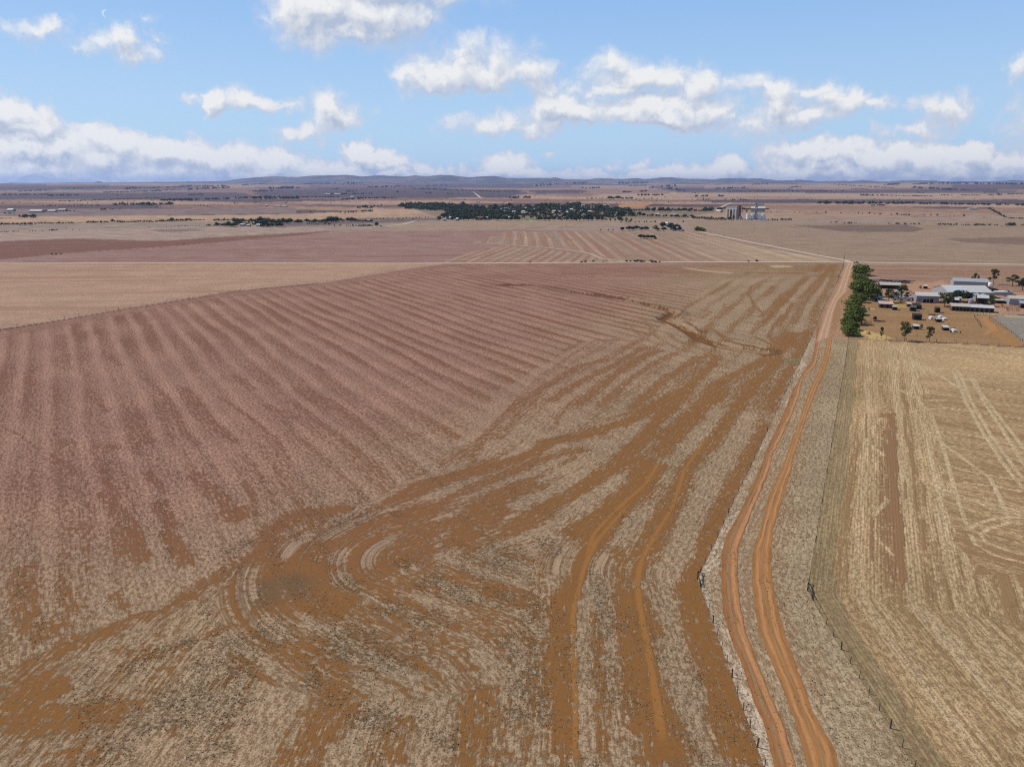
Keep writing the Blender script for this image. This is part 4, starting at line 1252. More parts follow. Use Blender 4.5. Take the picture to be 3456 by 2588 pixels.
# bare tree and grey leafless shrub
for k in range(2):
    b = MB()
    r = random.Random(60 + k)

    def br(p, d, ln, rad, lev):
        q = tuple(p[i] + d[i] * ln for i in range(3))
        b.tube(p, q, rad, rad * .6, 5 if lev < 2 else 4, cap=False)
        if lev >= 4:
            return
        for _ in range(3 if lev else 5):
            nd = Vector((d[0] + r.uniform(-.8, .8), d[1] + r.uniform(-.8, .8), d[2] + r.uniform(-.2, .45))).normalized()
            br(q, nd, ln * r.uniform(.55, .8), rad * .55, lev + 1)
    if k == 0:
        br((0, 0, -.02), (0, 0, 1), .3, .02, 0)
        KINDS['bare', 0] = (None, b.mesh('trunk', [MATS['pale_bark']]))
    else:
        for a in range(7):
            br((r.uniform(-.2, .2), r.uniform(-.2, .2), -.02), (r.uniform(-.7, .7), r.uniform(-.7, .7), .8), .26, .014, 1)
        KINDS['twigs', 0] = (None, b.mesh('twigs', [MATS['dry_twigs']]))
# small distant trees: one mesh, leaves and trunk together
FAR = []
for k in range(6):
    L = lobes_dome(300 + k, 6, .18 if k < 4 else .02, .72, .32, .18, .28)
    v, f, tn = leaf_cloud(L, 300, .075, 310 + k, .5)
    v[:, 2] = np.maximum(v[:, 2], .02)
    b = MB()
    b.tube((0, 0, -.05), (.01, 0, .45), .03, .02, 5)
    for l in L[1:4]:
        b.tube((.01, 0, .3), l[:3], .015, .006, 4)
    tv = np.array(b.v)
    tf = [q for q in b.f if len(q) == 4]
    V = np.vstack([v, tv])
    Fq = np.vstack([f, np.array(tf) + len(v)])
    me = np_mesh('tree', V, Fq, smooth=False)
    fattr(me, 'tint', np.r_[tn, np.zeros(len(tv))])
    me.materials.append(MATS['far_leaves'])
    me.materials.append(MATS['bark'])
    mi = np.zeros(len(Fq), np.int32)
    mi[len(f):] = 1
    me.polygons.foreach_set('material_index', mi)
    FAR.append(me)

NAMEOF = {'pine': 'pine_tree', 'umbrella': 'pine_tree', 'gum': 'gum_tree', 'bush': 'shrub', 'bare': 'bare_tree', 'twigs': 'dead_shrub'}
CATOF = {'pine': 'tree', 'umbrella': 'tree', 'gum': 'tree', 'bush': 'shrub', 'bare': 'bare tree', 'twigs': 'dead shrub'}


def tree(kind, x, y, top, wpx, label, group=None, k=None, push=0.0):
    """x, y: photo pixel of the foot; top: pixel row of the top; wpx: crown width in pixels"""
    q = P(x, y)
    s = mpp(q)
    el = atan2(EYE - q[2], hypot(q[0], q[1]))
    W_ = wpx * s * {'pine': 1.25, 'umbrella': 1.25, 'bush': 1.1, 'gum': 1.15}.get(kind, 1.0)
    H_ = max(.4 * W_ if kind in ('pine', 'umbrella', 'bush') else .5, ((y - top) * s - .35 * W_ * sin(el)) / cos(el))
    if push:
        q = q + np.array([q[0], q[1], 0]) / hypot(q[0], q[1]) * W_ * push
    k = random.randrange(3) if k is None else k
    if kind in ('bare', 'twigs'):
        k = 0
    cr, tr = KINDS[kind, k]
    e = empty(NAMEOF[kind], q, random.uniform(0, 6.3), label, CATOF[kind], group)
    e.scale = (W_, W_, H_)
    if cr:
        link('crown', cr, e)
    if tr:
        link('trunk' if kind != 'twigs' else 'branches', tr, e)
    return e


TREES = []


def fartree(x, y, hpx, wpx, label, group, name='tree', cat='tree', bush=False, now=False):
    if name == 'tree' and not now:
        TREES.append((hpx * wpx, x, y, hpx, wpx, label, group))
        return
    q = P(x, y)
    s = mpp(q)
    o = link(name, FAR[random.randrange(4, 6) if bush else random.randrange(4)])
    o.location = q
    o.rotation_euler = (0, 0, random.uniform(0, 6.3))
    o.scale = (wpx * s * 1.2, wpx * s * 1.2, hpx * s * 1.08)
    return tag(o, label, cat, group)


# the row of pines beside the road, nearest first:  c1 crop coordinates: x, foot, top, width
ROW = [(465, 1500, 1262, 325, 'nearest pine at the south end of the roadside row, above the paddock corner'),
       (505, 1395, 1190, 300, 'yellow green pine second from the near end of the roadside row'),
       (440, 1330, 1085, 250, 'pine leaning over the road verge, third from the near end of the row'),
       (590, 1290, 960, 270, 'tall pine on the paddock side, fourth from the near end of the row'),
       (470, 1185, 1010, 240, 'low dark pine on the road side, fifth from the near end of the row'),
       (570, 1110, 890, 330, 'broad pine in the middle of the roadside row'),
       (540, 985, 775, 330, 'rounded pine beyond the broad middle one of the row'),
       (690, 885, 690, 190, 'narrow dark pine next to the small gabled house'),
       (575, 850, 680, 200, 'small dark pine just before the grey leafless shrub'),
       (880, 850, 480, 330, 'tall dark pine behind the small gabled house'),
       (750, 760, 405, 400, 'largest bright green pine with the widest crown of the row'),
       (590, 690, 420, 260, 'dark pine on the road side of the largest bright green pine'),
       (650, 500, 325, 300, 'pine second from the far end of the row by the crossroads')]
for i, (x, f_, tp_, w_, lab) in enumerate(ROW):
    px, py = c1(x, f_)
    tree('pine', px, py, c1(0, tp_)[1], w_ / 5.52, lab, 'pines in the row beside the road', i % 3)
tree('pine', *c1(690, 385), c1(0, 140)[1], 320 / 5.52, 'dark spreading pine at the far end of the row by the crossroads', 'pines in the row beside the road', 1)
tree('twigs', *c1(600, 770), c1(0, 565)[1], 300 / 5.52, 'grey leafless shrub in the middle of the green row')
# farm trees
for kd, x, f_, tp_, w_, lab, k in (
        ('gum', 1065, 1570, 1330, 92, 'slender leaning gum nearest the pine row on the paddock fence', 0),
        ('gum', 1505, 1603, 1222, 235, 'tall forked gum with open crown on the paddock fence', 1),
        ('bare', 1725, 1612, 1415, 70, 'bare leafless sapling between the two large fence gums', 0),
        ('gum', 1815, 1400, 1285, 70, 'small bushy gum beside the white roofed paddock shelter', 2),
        ('gum', 1195, 890, 615, 245, 'spreading gum in front of the grain bins', 2),
        ('gum', 1430, 895, 540, 330, 'dense dark tree over the row of grain bins', 0)):
    tree(kd, *c1(x, f_), c1(0, tp_)[1], w_ / 5.52, lab, None, k)
for kd, x, f_, tp_, w_, lab, k in (
        ('gum', 195, 1512, 1205, 195, 'ragged forked gum at the right of the bare sapling', 0),
        ('gum', 650, 1320, 1238, 55, 'small gum growing over the white bin in the paddock', 1),
        ('gum', 598, 1365, 1288, 45, 'tiny gum with a white trunk guard left of the white bin', 2),
        ('gum', 775, 1372, 1305, 40, 'tiny isolated gum with a white trunk guard right of the white bin', 0),
        ('bare', 660, 1540, 1400, 50, 'thin bare sapling at the right on the paddock fence', 0),
        ('gum', 485, 850, 578, 300, 'gum at the right end of the long grey shed', 1),
        ('umbrella', 770, 760, 523, 335, 'dark flat topped pine before the big white shed', 2),
        ('gum', 592, 830, 610, 130, 'slim gum between the long grey shed and the dark pine', 2),
        ('twigs', 900, 850, 630, 260, 'grey leafless bush left of the small white silo', None),
        ('twigs', 1040, 870, 680, 200, 'grey leafless bush in front of the small white silo', None),
        ('umbrella', 1330, 760, 635, 250, 'low dark green tree right of the twin silos', 1),
        ('gum', 1110, 720, 640, 110, 'light green small tree below the twin silos', 0),
        ('gum', 1360, 850, 690, 170, 'thin brownish tree at the end of the stable', 1),
        ('bush', 1260, 865, 760, 120, 'dark bush at the back of the stable', 0),
        ('bush', 820, 425, 318, 172, 'round dark bush behind the big white shed', 0),
        ('gum', 1038, 420, 218, 135, 'light green gum behind the big white shed', 2),
        ('gum', 1388, 438, 146, 195, 'tallest gum behind the farm with tiered crown', 0),
        ('gum', 1745, 465, 243, 215, 'flat crowned gum right of the tallest gum', 1),
        ('umbrella', 1935, 545, 310, 150, 'dark tree at the right edge behind the farm', 0),
        ('bush', 1420, 590, 500, 130, 'dark shrub against the grey yard wall beside the big shed', 1),
        ('bush', 1640, 610, 545, 150, 'dark shrub behind the grey yard wall near its right end', 2),
        ('gum', 28, 530, 462, 66, 'small round tree by the pole left of the big shed', 2)):
    tree(kd, *c2(x, f_), c2(0, tp_)[1], w_ / 5.52, lab, None, k)
# clumps in the middle distance: crop (2080,740) x6.9125
mc = lambda x, y: (2080 + x / 6.9125, 740 + y / 6.9125)
for kd, x, f_, tp_, w_, lab, k in (
        ('umbrella', 142, 278, 178, 105, 'lone dark tree at the left of the homestead clumps', 0),
        ('umbrella', 300, 268, 150, 140, 'dark tree at the left of the long clump beside the lone tree', 1),
        ('umbrella', 385, 258, 165, 110, 'second dark tree of the long clump beside the lone tree', 2),
        ('umbrella', 465, 248, 146, 130, 'taller back tree in the middle of the long clump', 0),
        ('umbrella', 590, 262, 172, 130, 'broad dark tree right of the middle of the long clump', 1),
        ('umbrella', 690, 262, 163, 125, 'last dark tree at the right of the long clump', 2),
        ('gum', 905, 265, 140, 140, 'dark tree at the left of the hidden homestead', 1),
        ('umbrella', 960, 270, 190, 100, 'low dark tree below the hidden homestead, on its left', 2),
        ('umbrella', 1080, 215, 60, 150, 'tallest dark tree by the hidden homestead', 0),
        ('umbrella', 1105, 275, 178, 120, 'low tree in front of the tallest homestead tree', 1),
        ('umbrella', 1270, 255, 75, 190, 'wide tree over the roof of the hidden homestead', 2),
        ('umbrella', 1400, 250, 112, 150, 'tree right of the wide homestead tree', 0),
        ('umbrella', 1330, 272, 150, 130, 'dark tree hiding the wall of the homestead', 2),
        ('umbrella', 1475, 272, 168, 130, 'low dark tree at the right end of the homestead clump', 1),
        ('bush', 1560, 275, 235, 60, 'low bush at the right of the homestead clump', 1),
        ('pine', 1890, 275, 160, 120, 'left tree of the rounded clump beside the town road', 0),
        ('pine', 1960, 280, 175, 130, 'middle tree of the rounded clump beside the town road', 1),
        ('pine', 2030, 288, 195, 110, 'right tree of the rounded clump beside the town road', 2),
        ('umbrella', 565, 455, 345, 105, 'left tree of the clump standing alone in the striped field', 0),
        ('umbrella', 640, 460, 358, 110, 'second tree of the clump in the striped field', 1),
        ('umbrella', 730, 458, 358, 105, 'middle tree of the clump in the striped field', 2),
        ('umbrella', 820, 456, 362, 105, 'fourth tree of the clump in the striped field', 0),
        ('umbrella', 880, 458, 366, 90, 'fifth tree of the clump in the striped field', 1),
        ('bush', 915, 465, 410, 60, 'low bush at the right end of the clump in the striped field', 1)):
    tree(kd, *mc(x, f_), mc(0, tp_)[1], w_ / 6.9125, lab, None, k)
# shrubs along the crossing road and specks in the fields
u4 = lambda x, y: (1700 + x / UK, 560 + y / UK)
for x, y, h, w_ in ((220, 803, 9, 18), (645, 801, 10, 24), (680, 799, 14, 26), (741, 796, 14, 20), (826, 799, 8, 14), (858, 797, 7, 12), (1018, 796, 16, 22), (1050, 796, 12, 18), (1085, 796, 14, 30), (1110, 795, 20, 36), (1140, 797, 18, 36), (1165, 797, 12, 22), (1225, 799, 20, 34), (1252, 800, 16, 36), (1292, 800, 10, 18), (2030, 795, 10, 20), (2097, 794, 18, 24)):
    fartree(*u4(x, y), h / UK, w_ / UK, 'small dark shrub on the verge of the crossing gravel road', 'shrubs along the crossing road', 'shrub', 'shrub', True)
for x, y in ((806, 534), (870, 535), (907, 535)):
    fartree(*u4(x, y), 9 / UK, 14 / UK, 'small dark shrub on bare ground left of the homestead clumps', 'shrubs left of the homestead clumps', 'shrub', 'shrub', True)
for x, y, w_ in ((555, 503, 26), (600, 504, 26), (650, 499, 22), (1962, 396, 14)):
    fartree(x / 3.16, 700 + y / 3.16, 3.4, w_ / 3.16, 'low dark shrub at the edge of the red brown fallow', 'shrubs on the fallow edge', 'shrub', 'shrub', True)


# belts and rows: (crop, x0, y0, x1, y1, height, spacing, width)
def belt(o, k, rows_, label, group, jx_=.3, bush=False, name='tree', cat='tree'):
    for (x0, y0, x1, y1, h, sp_) in rows_:
        n = max(1, int(abs(x1 - x0) / sp_ + .5))
        for i in range(n):
            f = (i + .5 + random.uniform(-jx_, jx_)) / n
            hh = h * random.uniform(.6, 1.05)
            x, y = x0 + (x1 - x0) * f, y0 + (y1 - y0) * f + random.uniform(-.06, .06) * h
            fartree(o[0] + x / k, o[1] + y / k, hh / k, hh * random.uniform(.85, 1.5) / k, label, group, name, cat, bush)


X2, X3, X4 = (0, 560), (850, 560), (1700, 560)
K2, X5, K5 = 2.458, (2550, 560), 2.4415
belt(X2, K2, [(0, 492, 260, 489, 26, 16), (280, 484, 620, 478, 20, 16), (640, 475, 690, 473, 8, 16), (715, 474, 900, 472, 24, 16), (925, 470, 960, 470, 38, 30), (970, 472, 1330, 468, 26, 15), (1330, 467, 1600, 458, 30, 16), (1610, 455, 1700, 452, 16, 16), (1770, 458, 1980, 452, 24, 18)], 'dark shrubby tree in the hedge across the left plain', 'hedge trees on the left plain')
belt(X2, K2, [(0, 549, 75, 548, 9, 14), (95, 547, 165, 546, 9, 14), (235, 544, 300, 543, 9, 20), (335, 541, 365, 541, 10, 20), (405, 538, 480, 537, 14, 16), (595, 531, 605, 531, 8, 20), (655, 530, 665, 530, 9, 20), (1230, 513, 1250, 513, 8, 12), (1290, 511, 1660, 497, 7, 14)], 'low dark bush along the dusty lane on the left', 'bushes along the dusty lane', bush=True, name='shrub', cat='shrub')
belt(X2, K2, [(1700, 500, 1800, 500, 22, 22), (1790, 500, 1960, 505, 38, 15), (1930, 470, 2212, 462, 38, 20), (1960, 490, 2212, 486, 36, 26)], 'dark tree of the wooded homestead left of centre', 'trees round the left homestead')
belt(X3, K2, [(0, 476, 300, 480, 44, 17), (60, 505, 250, 505, 40, 32), (290, 478, 420, 478, 42, 24), (440, 472, 620, 476, 36, 26), (600, 470, 720, 468, 46, 18), (730, 462, 860, 460, 32, 26), (820, 445, 850, 440, 30, 30), (850, 462, 1000, 466, 26, 15), (450, 488, 660, 488, 16, 20)], 'dark tree along the creek flat left of the town', 'trees along the creek flat')
belt(X3, K2, [(680, 503, 700, 500, 22, 18), (730, 500, 745, 500, 24, 16), (780, 500, 870, 500, 18, 14), (880, 504, 1000, 503, 22, 13), (1033, 500, 1040, 500, 42, 20), (1070, 504, 1076, 504, 14, 10)], 'small dark tree in the young row before the creek road', 'young trees before the creek road')
belt(X3, K2, [(1000, 442, 1480, 430, 10, 26), (1195, 450, 1260, 448, 12, 30), (1330, 448, 1345, 447, 13, 20), (1375, 460, 1390, 460, 7, 14)], 'low bush on the dark flat left of the town', 'bushes on the dark flat', bush=True, name='shrub', cat='shrub')
belt(X3, K2, [(868, 352, 1010, 352, 26, 20), (1010, 340, 1085, 336, 22, 20), (910, 384, 1005, 382, 26, 15), (730, 392, 740, 391, 24, 20), (765, 393, 880, 387, 26, 24), (600, 385, 610, 385, 15, 10), (488, 386, 496, 386, 20, 10), (1210, 345, 1262, 344, 40, 17), (1090, 357, 1185, 358, 8, 40), (1580, 315, 1595, 315, 18, 16), (1720, 330, 1785, 330, 30, 20), (1840, 336, 1882, 336, 20, 18), (1858, 308, 1902, 308, 14, 26)], 'small dark tree scattered on the orange stubble before the hills', 'trees on the orange stubble')
belt(X4, K2, [(680, 276, 860, 277, 16, 26), (860, 278, 1080, 278, 30, 20), (1085, 278, 1290, 276, 16, 32), (1555, 284, 1565, 282, 10, 12), (1600, 284, 1710, 288, 18, 24), (1830, 287, 1850, 287, 24, 20), (1885, 288, 2040, 290, 18, 22), (1318, 273, 1370, 270, 8, 40)], 'small tree in the long spaced row beyond the town', 'row of trees beyond the town')
belt(X5, K5, [(120, 383, 130, 383, 14, 14), (320, 387, 330, 387, 10, 12), (360, 389, 372, 389, 14, 20), (412, 388, 424, 388, 9, 14), (492, 389, 504, 389, 14, 14), (536, 391, 545, 391, 8, 12), (574, 393, 588, 393, 20, 14), (700, 394, 712, 394, 22, 14), (736, 395, 744, 395, 9, 10), (768, 394, 776, 394, 9, 10), (838, 396, 852, 396, 24, 14), (876, 398, 888, 398, 18, 12), (926, 399, 938, 399, 18, 12), (970, 400, 986, 400, 16, 16), (1014, 402, 1032, 402, 28, 18), (1112, 405, 1126, 405, 24, 14), (1160, 404, 1172, 404, 26, 14), (1190, 410, 1270, 411, 22, 20), (1308, 412, 1320, 412, 10, 14), (1380, 410, 1392, 410, 20, 14), (1438, 411, 1446, 411, 16, 10), (1488, 412, 1502, 412, 22, 14), (1590, 413, 1720, 416, 9, 34), (1708, 417, 1724, 417, 22, 16), (1815, 419, 1825, 419, 9, 14), (1875, 421, 1888, 421, 12, 14), (1930, 424, 1990, 428, 9, 30)], 'small spaced tree along the fence line right of the silos', 'fence line trees right of the silos')
belt(X5, K5, [(1925, 358, 2060, 430, 24, 8), (2075, 434, 2212, 438, 16, 14)], 'dark tree of the slanting windbreak at the far right', 'windbreak trees at the far right')
belt(X5, K5, [(620, 471, 634, 471, 22, 16), (655, 473, 670, 473, 26, 16), (725, 476, 740, 476, 14, 16), (755, 479, 790, 479, 22, 18), (800, 476, 870, 475, 11, 24), (920, 477, 1000, 481, 8, 22), (1085, 479, 1110, 479, 18, 22), (1150, 482, 1190, 482, 26, 20), (1215, 484, 1250, 484, 20, 16), (1265, 484, 1350, 485, 20, 20), (1495, 488, 1660, 490, 22, 19), (1690, 490, 1780, 493, 16, 20), (1795, 494, 1865, 494, 27, 18), (1865, 493, 1945, 493, 20, 18), (1960, 493, 2000, 493, 15, 20), (2020, 495, 2040, 495, 13, 18), (2062, 496, 2135, 496, 28, 20), (2140, 495, 2156, 493, 14, 16), (2180, 492, 2230, 490, 18, 18), (2250, 494, 2500, 498, 20, 20)], 'dark rounded tree in the hedge right of the silos', 'hedge trees right of the silos')
belt(X5, K5, [(130, 452, 300, 450, 24, 22), (-420, 446, -210, 448, 30, 19), (-210, 449, -20, 449, 14, 20), (0, 452, 120, 450, 10, 22), (-130, 360, -60, 366, 26, 20)], 'dark shrubby tree on the ground round the silos', 'shrubby trees round the silos')
belt(X4, K2, [(1480, 468, 1500, 468, 14, 16), (1600, 467, 1630, 468, 10, 26)], 'low bush on the pale strip before the silos', 'bushes on the pale strip', bush=True, name='shrub', cat='shrub')
belt(X2, K2, [(830, 370, 890, 368, 22, 18), (900, 366, 960, 364, 16, 30), (980, 362, 1450, 343, 10, 26), (35, 400, 130, 398, 18, 24), (160, 432, 290, 434, 34, 24), (1608, 331, 1750, 340, 15, 24), (1480, 326, 1490, 326, 8, 10), (1808, 325, 1840, 326, 10, 20), (1930, 318, 2000, 318, 14, 30), (2100, 308, 2160, 302, 12, 20)], 'small dark tree on the purple plain at the left', 'trees on the left plain')
belt(X2, K2, [(945, 330, 1440, 328, 32, 22), (350, 336, 835, 334, 16, 26), (240, 384, 620, 380, 20, 22)], 'dark tree in the long belt on the far left plain', 'belt of trees on the far left plain')

# the town: individual trees over the whole village, front row larger
TOWN = [(1630, 700), (1930, 694), (2060, 702), (2130, 712), (2160, 728), (2080, 739), (1900, 740), (1600, 742), (1500, 741), (1480, 728), (1560, 718)]


def inp(x, y, poly):
    return bool(inpoly(np.array([x]), np.array([y]), poly)[0])


n_ = 0
while n_ < 230:
    x, y = random.uniform(1480, 2160), random.uniform(694, 742)
    if not inp(x, y, TOWN):
        continue
    if y > 731 and 1750 < x < 1820:
        continue
    n_ += 1
    h = random.uniform(9, 16)
    fartree(x, y, h, h * random.uniform(1.1, 1.7), 'dark green tree crowded among the roofs of the town', 'trees among the town roofs')
for i in range(46):              # front row along the road
    x = 1480 + i * 14.5 + random.uniform(-4, 4)
    h = random.uniform(12, 20) * (1 if x < 2060 else .8)
    if 1752 < x < 1808 and random.random() < .6:
        continue
    fartree(x, 743 + (x - 1500) * .004 + random.uniform(-.5, 2.2), h, h * random.uniform(.7, 1.2), 'tree with a visible trunk in the line at the near edge of the town', 'trees at the near edge of the town')
belt(X4, K2, [(960, 376, 1720, 380, 34, 22), (1640, 380, 1760, 362, 34, 26), (1780, 372, 1850, 360, 40, 24), (1030, 422, 1140, 420, 26, 24), (1150, 420, 1600, 432, 30, 27), (1560, 440, 1830, 444, 26, 20), (1950, 386, 2020, 386, 24, 22), (930, 400, 1000, 395, 34, 24), (700, 330, 880, 345, 26, 22)], 'dark tree in the dense belt between the town and the silos', 'trees between the town and the silos')
belt(X4, K2, [(965, 470, 1280, 472, 24, 36)], 'pale thin tree in the open line below the town', 'open line of trees below the town')


# plantation west of the town and far woods: each one mass
def wood(name, pts_fn, n, label, cat='wood', sz=(10, 15), ncard=26, seed=0, far=False):
    """one mass of crowns: pts_fn gives the photo pixel of each foot"""
    r = np.random.default_rng(seed)
    lobes, scl = [], []
    V, T, K = [], [], 0
    proto = [leaf_cloud(lobes_dome(400 + i, 4, .03, .75, .3, .2, .3), ncard, .16 if ncard < 60 else .1, 420 + i, .4) for i in range(4)]
    for i in range(n):
        x, y, h = pts_fn(r)
        q = P(x, y)
        hh = h * mpp(q) if h else r.uniform(*sz)
        v, f, tn = proto[i % 4]
        a = r.uniform(0, 6.3)
        w_ = hh * r.uniform(1.0, 1.6)
        vv = np.stack([(v[:, 0] * cos(a) - v[:, 1] * sin(a)) * w_ + q[0], (v[:, 0] * sin(a) + v[:, 1] * cos(a)) * w_ + q[1], np.maximum(v[:, 2], 0) * hh + q[2] - .1], -1)
        V.append(vv)
        T.append(np.clip(tn + r.uniform(-.25, .25), 0, 1))
    V = np.concatenate(V)
    me = np_mesh(name, V, np.arange(len(V)).reshape(-1, 4), smooth=False)
    fattr(me, 'tint', np.concatenate(T))
    me.materials.append(MATS['far_leaves'])
    return tag(link(name, me), label, cat, kind='stuff')


PLANT = [(1364, 700), (1370, 692), (1500, 690), (1625, 704), (1640, 712), (1560, 718), (1500, 714), (1420, 709), (1366, 707)]
WOODB = [(1500, 716), (1640, 706), (1800, 700), (1830, 712), (1700, 728), (1560, 741), (1495, 740), (1560, 724)]


def in_poly(poly, h0, h1):
    xs, ys = [p[0] for p in poly], [p[1] for p in poly]

    def fn(r):
        while True:
            x, y = r.uniform(min(xs), max(xs)), r.uniform(min(ys), max(ys))
            if inp(x, y, poly):
                return x, y, r.uniform(h0, h1)
    return fn


TREES.sort(key=lambda q: -q[0])
NIND = 285
for q in TREES[:NIND]:
    fartree(*q[1:], now=True)


wood('plantation', in_poly(PLANT, 8, 13), 420, 'dense green plantation block at the left end of the town', 'plantation', ncard=70, seed=3)
wood('town_canopy', in_poly(TOWN, 8, 14), 330, 'dark canopy of trees filling the gaps between the town houses', 'tree canopy', ncard=70, seed=14)
wood('woodland', in_poly(WOODB, 8, 14), 300, 'dark unbroken woodland between the plantation and the town roofs', 'woodland', ncard=70, seed=4)

FARB = []
for o, k, L in ((X2, K2, [(1340, 293, 1640, 290, 20), (1630, 285, 2212, 264, 13), (390, 251, 650, 247, 11), (460, 298, 1330, 268, 6), (0, 243, 400, 240, 9), (850, 223, 1340, 210, 7), (1030, 195, 1230, 188, 13), (1250, 187, 1330, 182, 9), (1380, 186, 1590, 170, 10), (1540, 201, 1900, 186, 16), (1630, 178, 1900, 170, 12), (2060, 216, 2212, 212, 11), (1560, 244, 1700, 240, 8), (510, 192, 700, 186, 7), (700, 183, 900, 178, 5), (150, 215, 400, 205, 8), (2000, 165, 2212, 150, 9), (1300, 205, 1500, 198, 6), (0, 438, 90, 438, 6)]),
                (X3, K2, [(0, 276, 380, 274, 20), (380, 263, 720, 262, 9), (735, 284, 935, 272, 11), (870, 271, 1190, 268, 11), (600, 240, 1000, 234, 11), (1185, 223, 1285, 221, 15), (1445, 231, 1510, 230, 11), (1320, 190, 2050, 218, 9), (940, 183, 1120, 180, 11), (150, 195, 390, 188, 20), (440, 152, 700, 148, 9), (760, 152, 920, 148, 13), (780, 216, 880, 214, 10), (1530, 136, 1600, 134, 7), (1620, 136, 1740, 134, 9), (2140, 270, 2212, 270, 17), (0, 217, 220, 213, 10), (400, 150, 1000, 162, 5), (1150, 178, 1400, 172, 6), (1620, 233, 1720, 233, 7), (2050, 215, 2212, 214, 7), (660, 198, 730, 196, 9), (1100, 170, 1250, 168, 7), (1430, 175, 1620, 162, 8)]),
                (X4, K2, [(50, 271, 220, 270, 17), (1100, 248, 1320, 246, 13), (1580, 256, 1820, 254, 15), (990, 225, 1180, 216, 15), (650, 190, 790, 188, 11), (260, 172, 400, 166, 13), (500, 152, 700, 148, 13), (960, 152, 1190, 148, 17), (1350, 175, 1430, 172, 13), (1350, 190, 1520, 215, 14), (1750, 192, 2000, 186, 11), (1500, 132, 1730, 140, 13), (1850, 217, 2212, 215, 7), (1220, 182, 1340, 176, 11), (0, 214, 620, 213, 5), (1560, 228, 1620, 226, 10), (1030, 170, 1180, 166, 6), (2050, 160, 2212, 150, 8), (300, 150, 460, 152, 8)]),
                (X5, K5, [(500, 313, 900, 316, 22), (900, 316, 1220, 315, 20), (1220, 310, 1300, 308, 12), (1290, 316, 1600, 318, 16), (1610, 320, 2212, 328, 15), (950, 328, 1060, 330, 12), (870, 246, 1060, 248, 13), (1070, 246, 1460, 254, 7), (640, 155, 1150, 187, 6), (1270, 182, 1620, 200, 13), (0, 215, 750, 212, 9), (270, 184, 380, 175, 9), (1025, 162, 1180, 158, 13), (1900, 245, 2030, 242, 13), (530, 142, 640, 138, 10), (1300, 155, 1480, 150, 12), (1500, 150, 2212, 155, 14), (1300, 222, 1390, 224, 6), (780, 190, 930, 196, 6), (1690, 243, 1860, 245, 6), (1530, 243, 1590, 243, 7), (1620, 262, 1710, 262, 4), (1590, 190, 1760, 205, 7), (0, 140, 120, 138, 8), (2070, 235, 2212, 232, 6)])):
    for (x0, y0, x1, y1, h) in L:
        FARB.append((o[0] + x0 / k, o[1] + y0 / k, o[0] + x1 / k, o[1] + y1 / k, 1.35 * h / k))
fb_n = np.array([max(3, abs(b[2] - b[0]) / max(1.6, b[4] * .55)) for b in FARB])


rest_i = iter(TREES[NIND:])


def rest_pts(r):
    q = next(rest_i)
    return q[1], q[2], q[3]


wood('distant_trees', rest_pts, len(TREES) - NIND, 'small distant trees in hedges and rows across the plain', 'distant trees', ncard=60, seed=9)


def far_pts(r):
    b = FARB[r.choice(len(FARB), p=fb_n / fb_n.sum())]
    f = r.random()
    return b[0] + (b[2] - b[0]) * f, b[1] + (b[3] - b[1]) * f + r.normal() * .35, b[4] * r.uniform(.55, 1.05)


wood('far_woods', far_pts, int(fb_n.sum()), 'dark tree belts scattered over the far plain', 'tree belts', ncard=30, seed=6)


def speck_pts(r):
    y = r.uniform(630, 690)
    return r.uniform(-150, 3600), y, r.uniform(.8, 1.0) * (1.2 + (y - 630) * .05)


wood('scattered_trees', speck_pts, 420, 'tiny scattered trees over the far plain', 'scattered trees', ncard=16, seed=7)

# ------------------------------------------------------------------ hills on the horizon
SIL = [(-600, 618), (0, 621), (40, 617), (75, 620), (160, 618), (310, 617), (330, 613), (350, 617), (600, 615), (760, 612), (800, 606), (850, 601), (911, 597), (1000, 599), (1045, 594.5), (1110, 593), (1175, 592), (1216, 597), (1277, 593), (1338, 596), (1371, 597), (1400, 593), (1440, 597), (1485, 591), (1525, 593), (1582, 600), (1623, 597), (1664, 595), (1712, 602), (1760, 603), (1850, 600), (1900, 602), (2000, 604), (2100, 602), (2290, 600), (2340, 604), (2500, 605), (2700, 608), (2800, 609), (3000, 611), (3100, 607), (3150, 610), (3240, 609), (3340, 609), (3456, 612), (4100, 614)]
hx = np.tan(np.linspace(-.75, .75, 700))
hxp = CX + FPX * hx * (1 / (cp + sp * (CY - 605) / FPX)) ** -1 * 0 + CX * 0
# column pixel -> heading
colp = np.linspace(-600, 4100, 760)
dirs = np.array([ray(x, 605) for x in colp])
hd = dirs[:, 0] / dirs[:, 1]
sily = np.interp(colp, [q[0] for q in SIL], [q[1] for q in SIL])
sily -= 1.0
sily += np.where(colp > 1800, (fbm(colp / 75, colp * 0 + 4, 15, 4) - .5) * 13 + 1.5, 0)
sily += (fbm(colp / 18, colp * 0, 5, 3) - .5) * 1.6
DH = 21000.0
el_ = np.array([ray(x, y)[2] / ray(x, y)[1] for x, y in zip(colp, sily)])
htop = EYE + el_ * DH
nrow = 34
yy = np.linspace(16500, 25500, nrow)
HX = hd[None, :] * yy[:, None]
HYv = np.repeat(yy[:, None], len(colp), 1)
prof = np.exp(-((yy - DH) / 2000) ** 2)[:, None]
basez = 40.0
ridg = fbm(HX / 900, HYv / 700, 17, 5)
HZ = basez + (htop[None, :] - basez) * prof * (.80 + .20 * np.minimum(1, prof * 1.0)) + (ridg - .5) * 120 * np.clip(1 - prof ** 3, 0, 1) * prof
HZ = np.minimum(HZ, basez + (htop[None, :] - basez) * (.25 + .75 * prof) + 0)
v = np.stack([HX, HYv, HZ], -1).reshape(-1, 3)
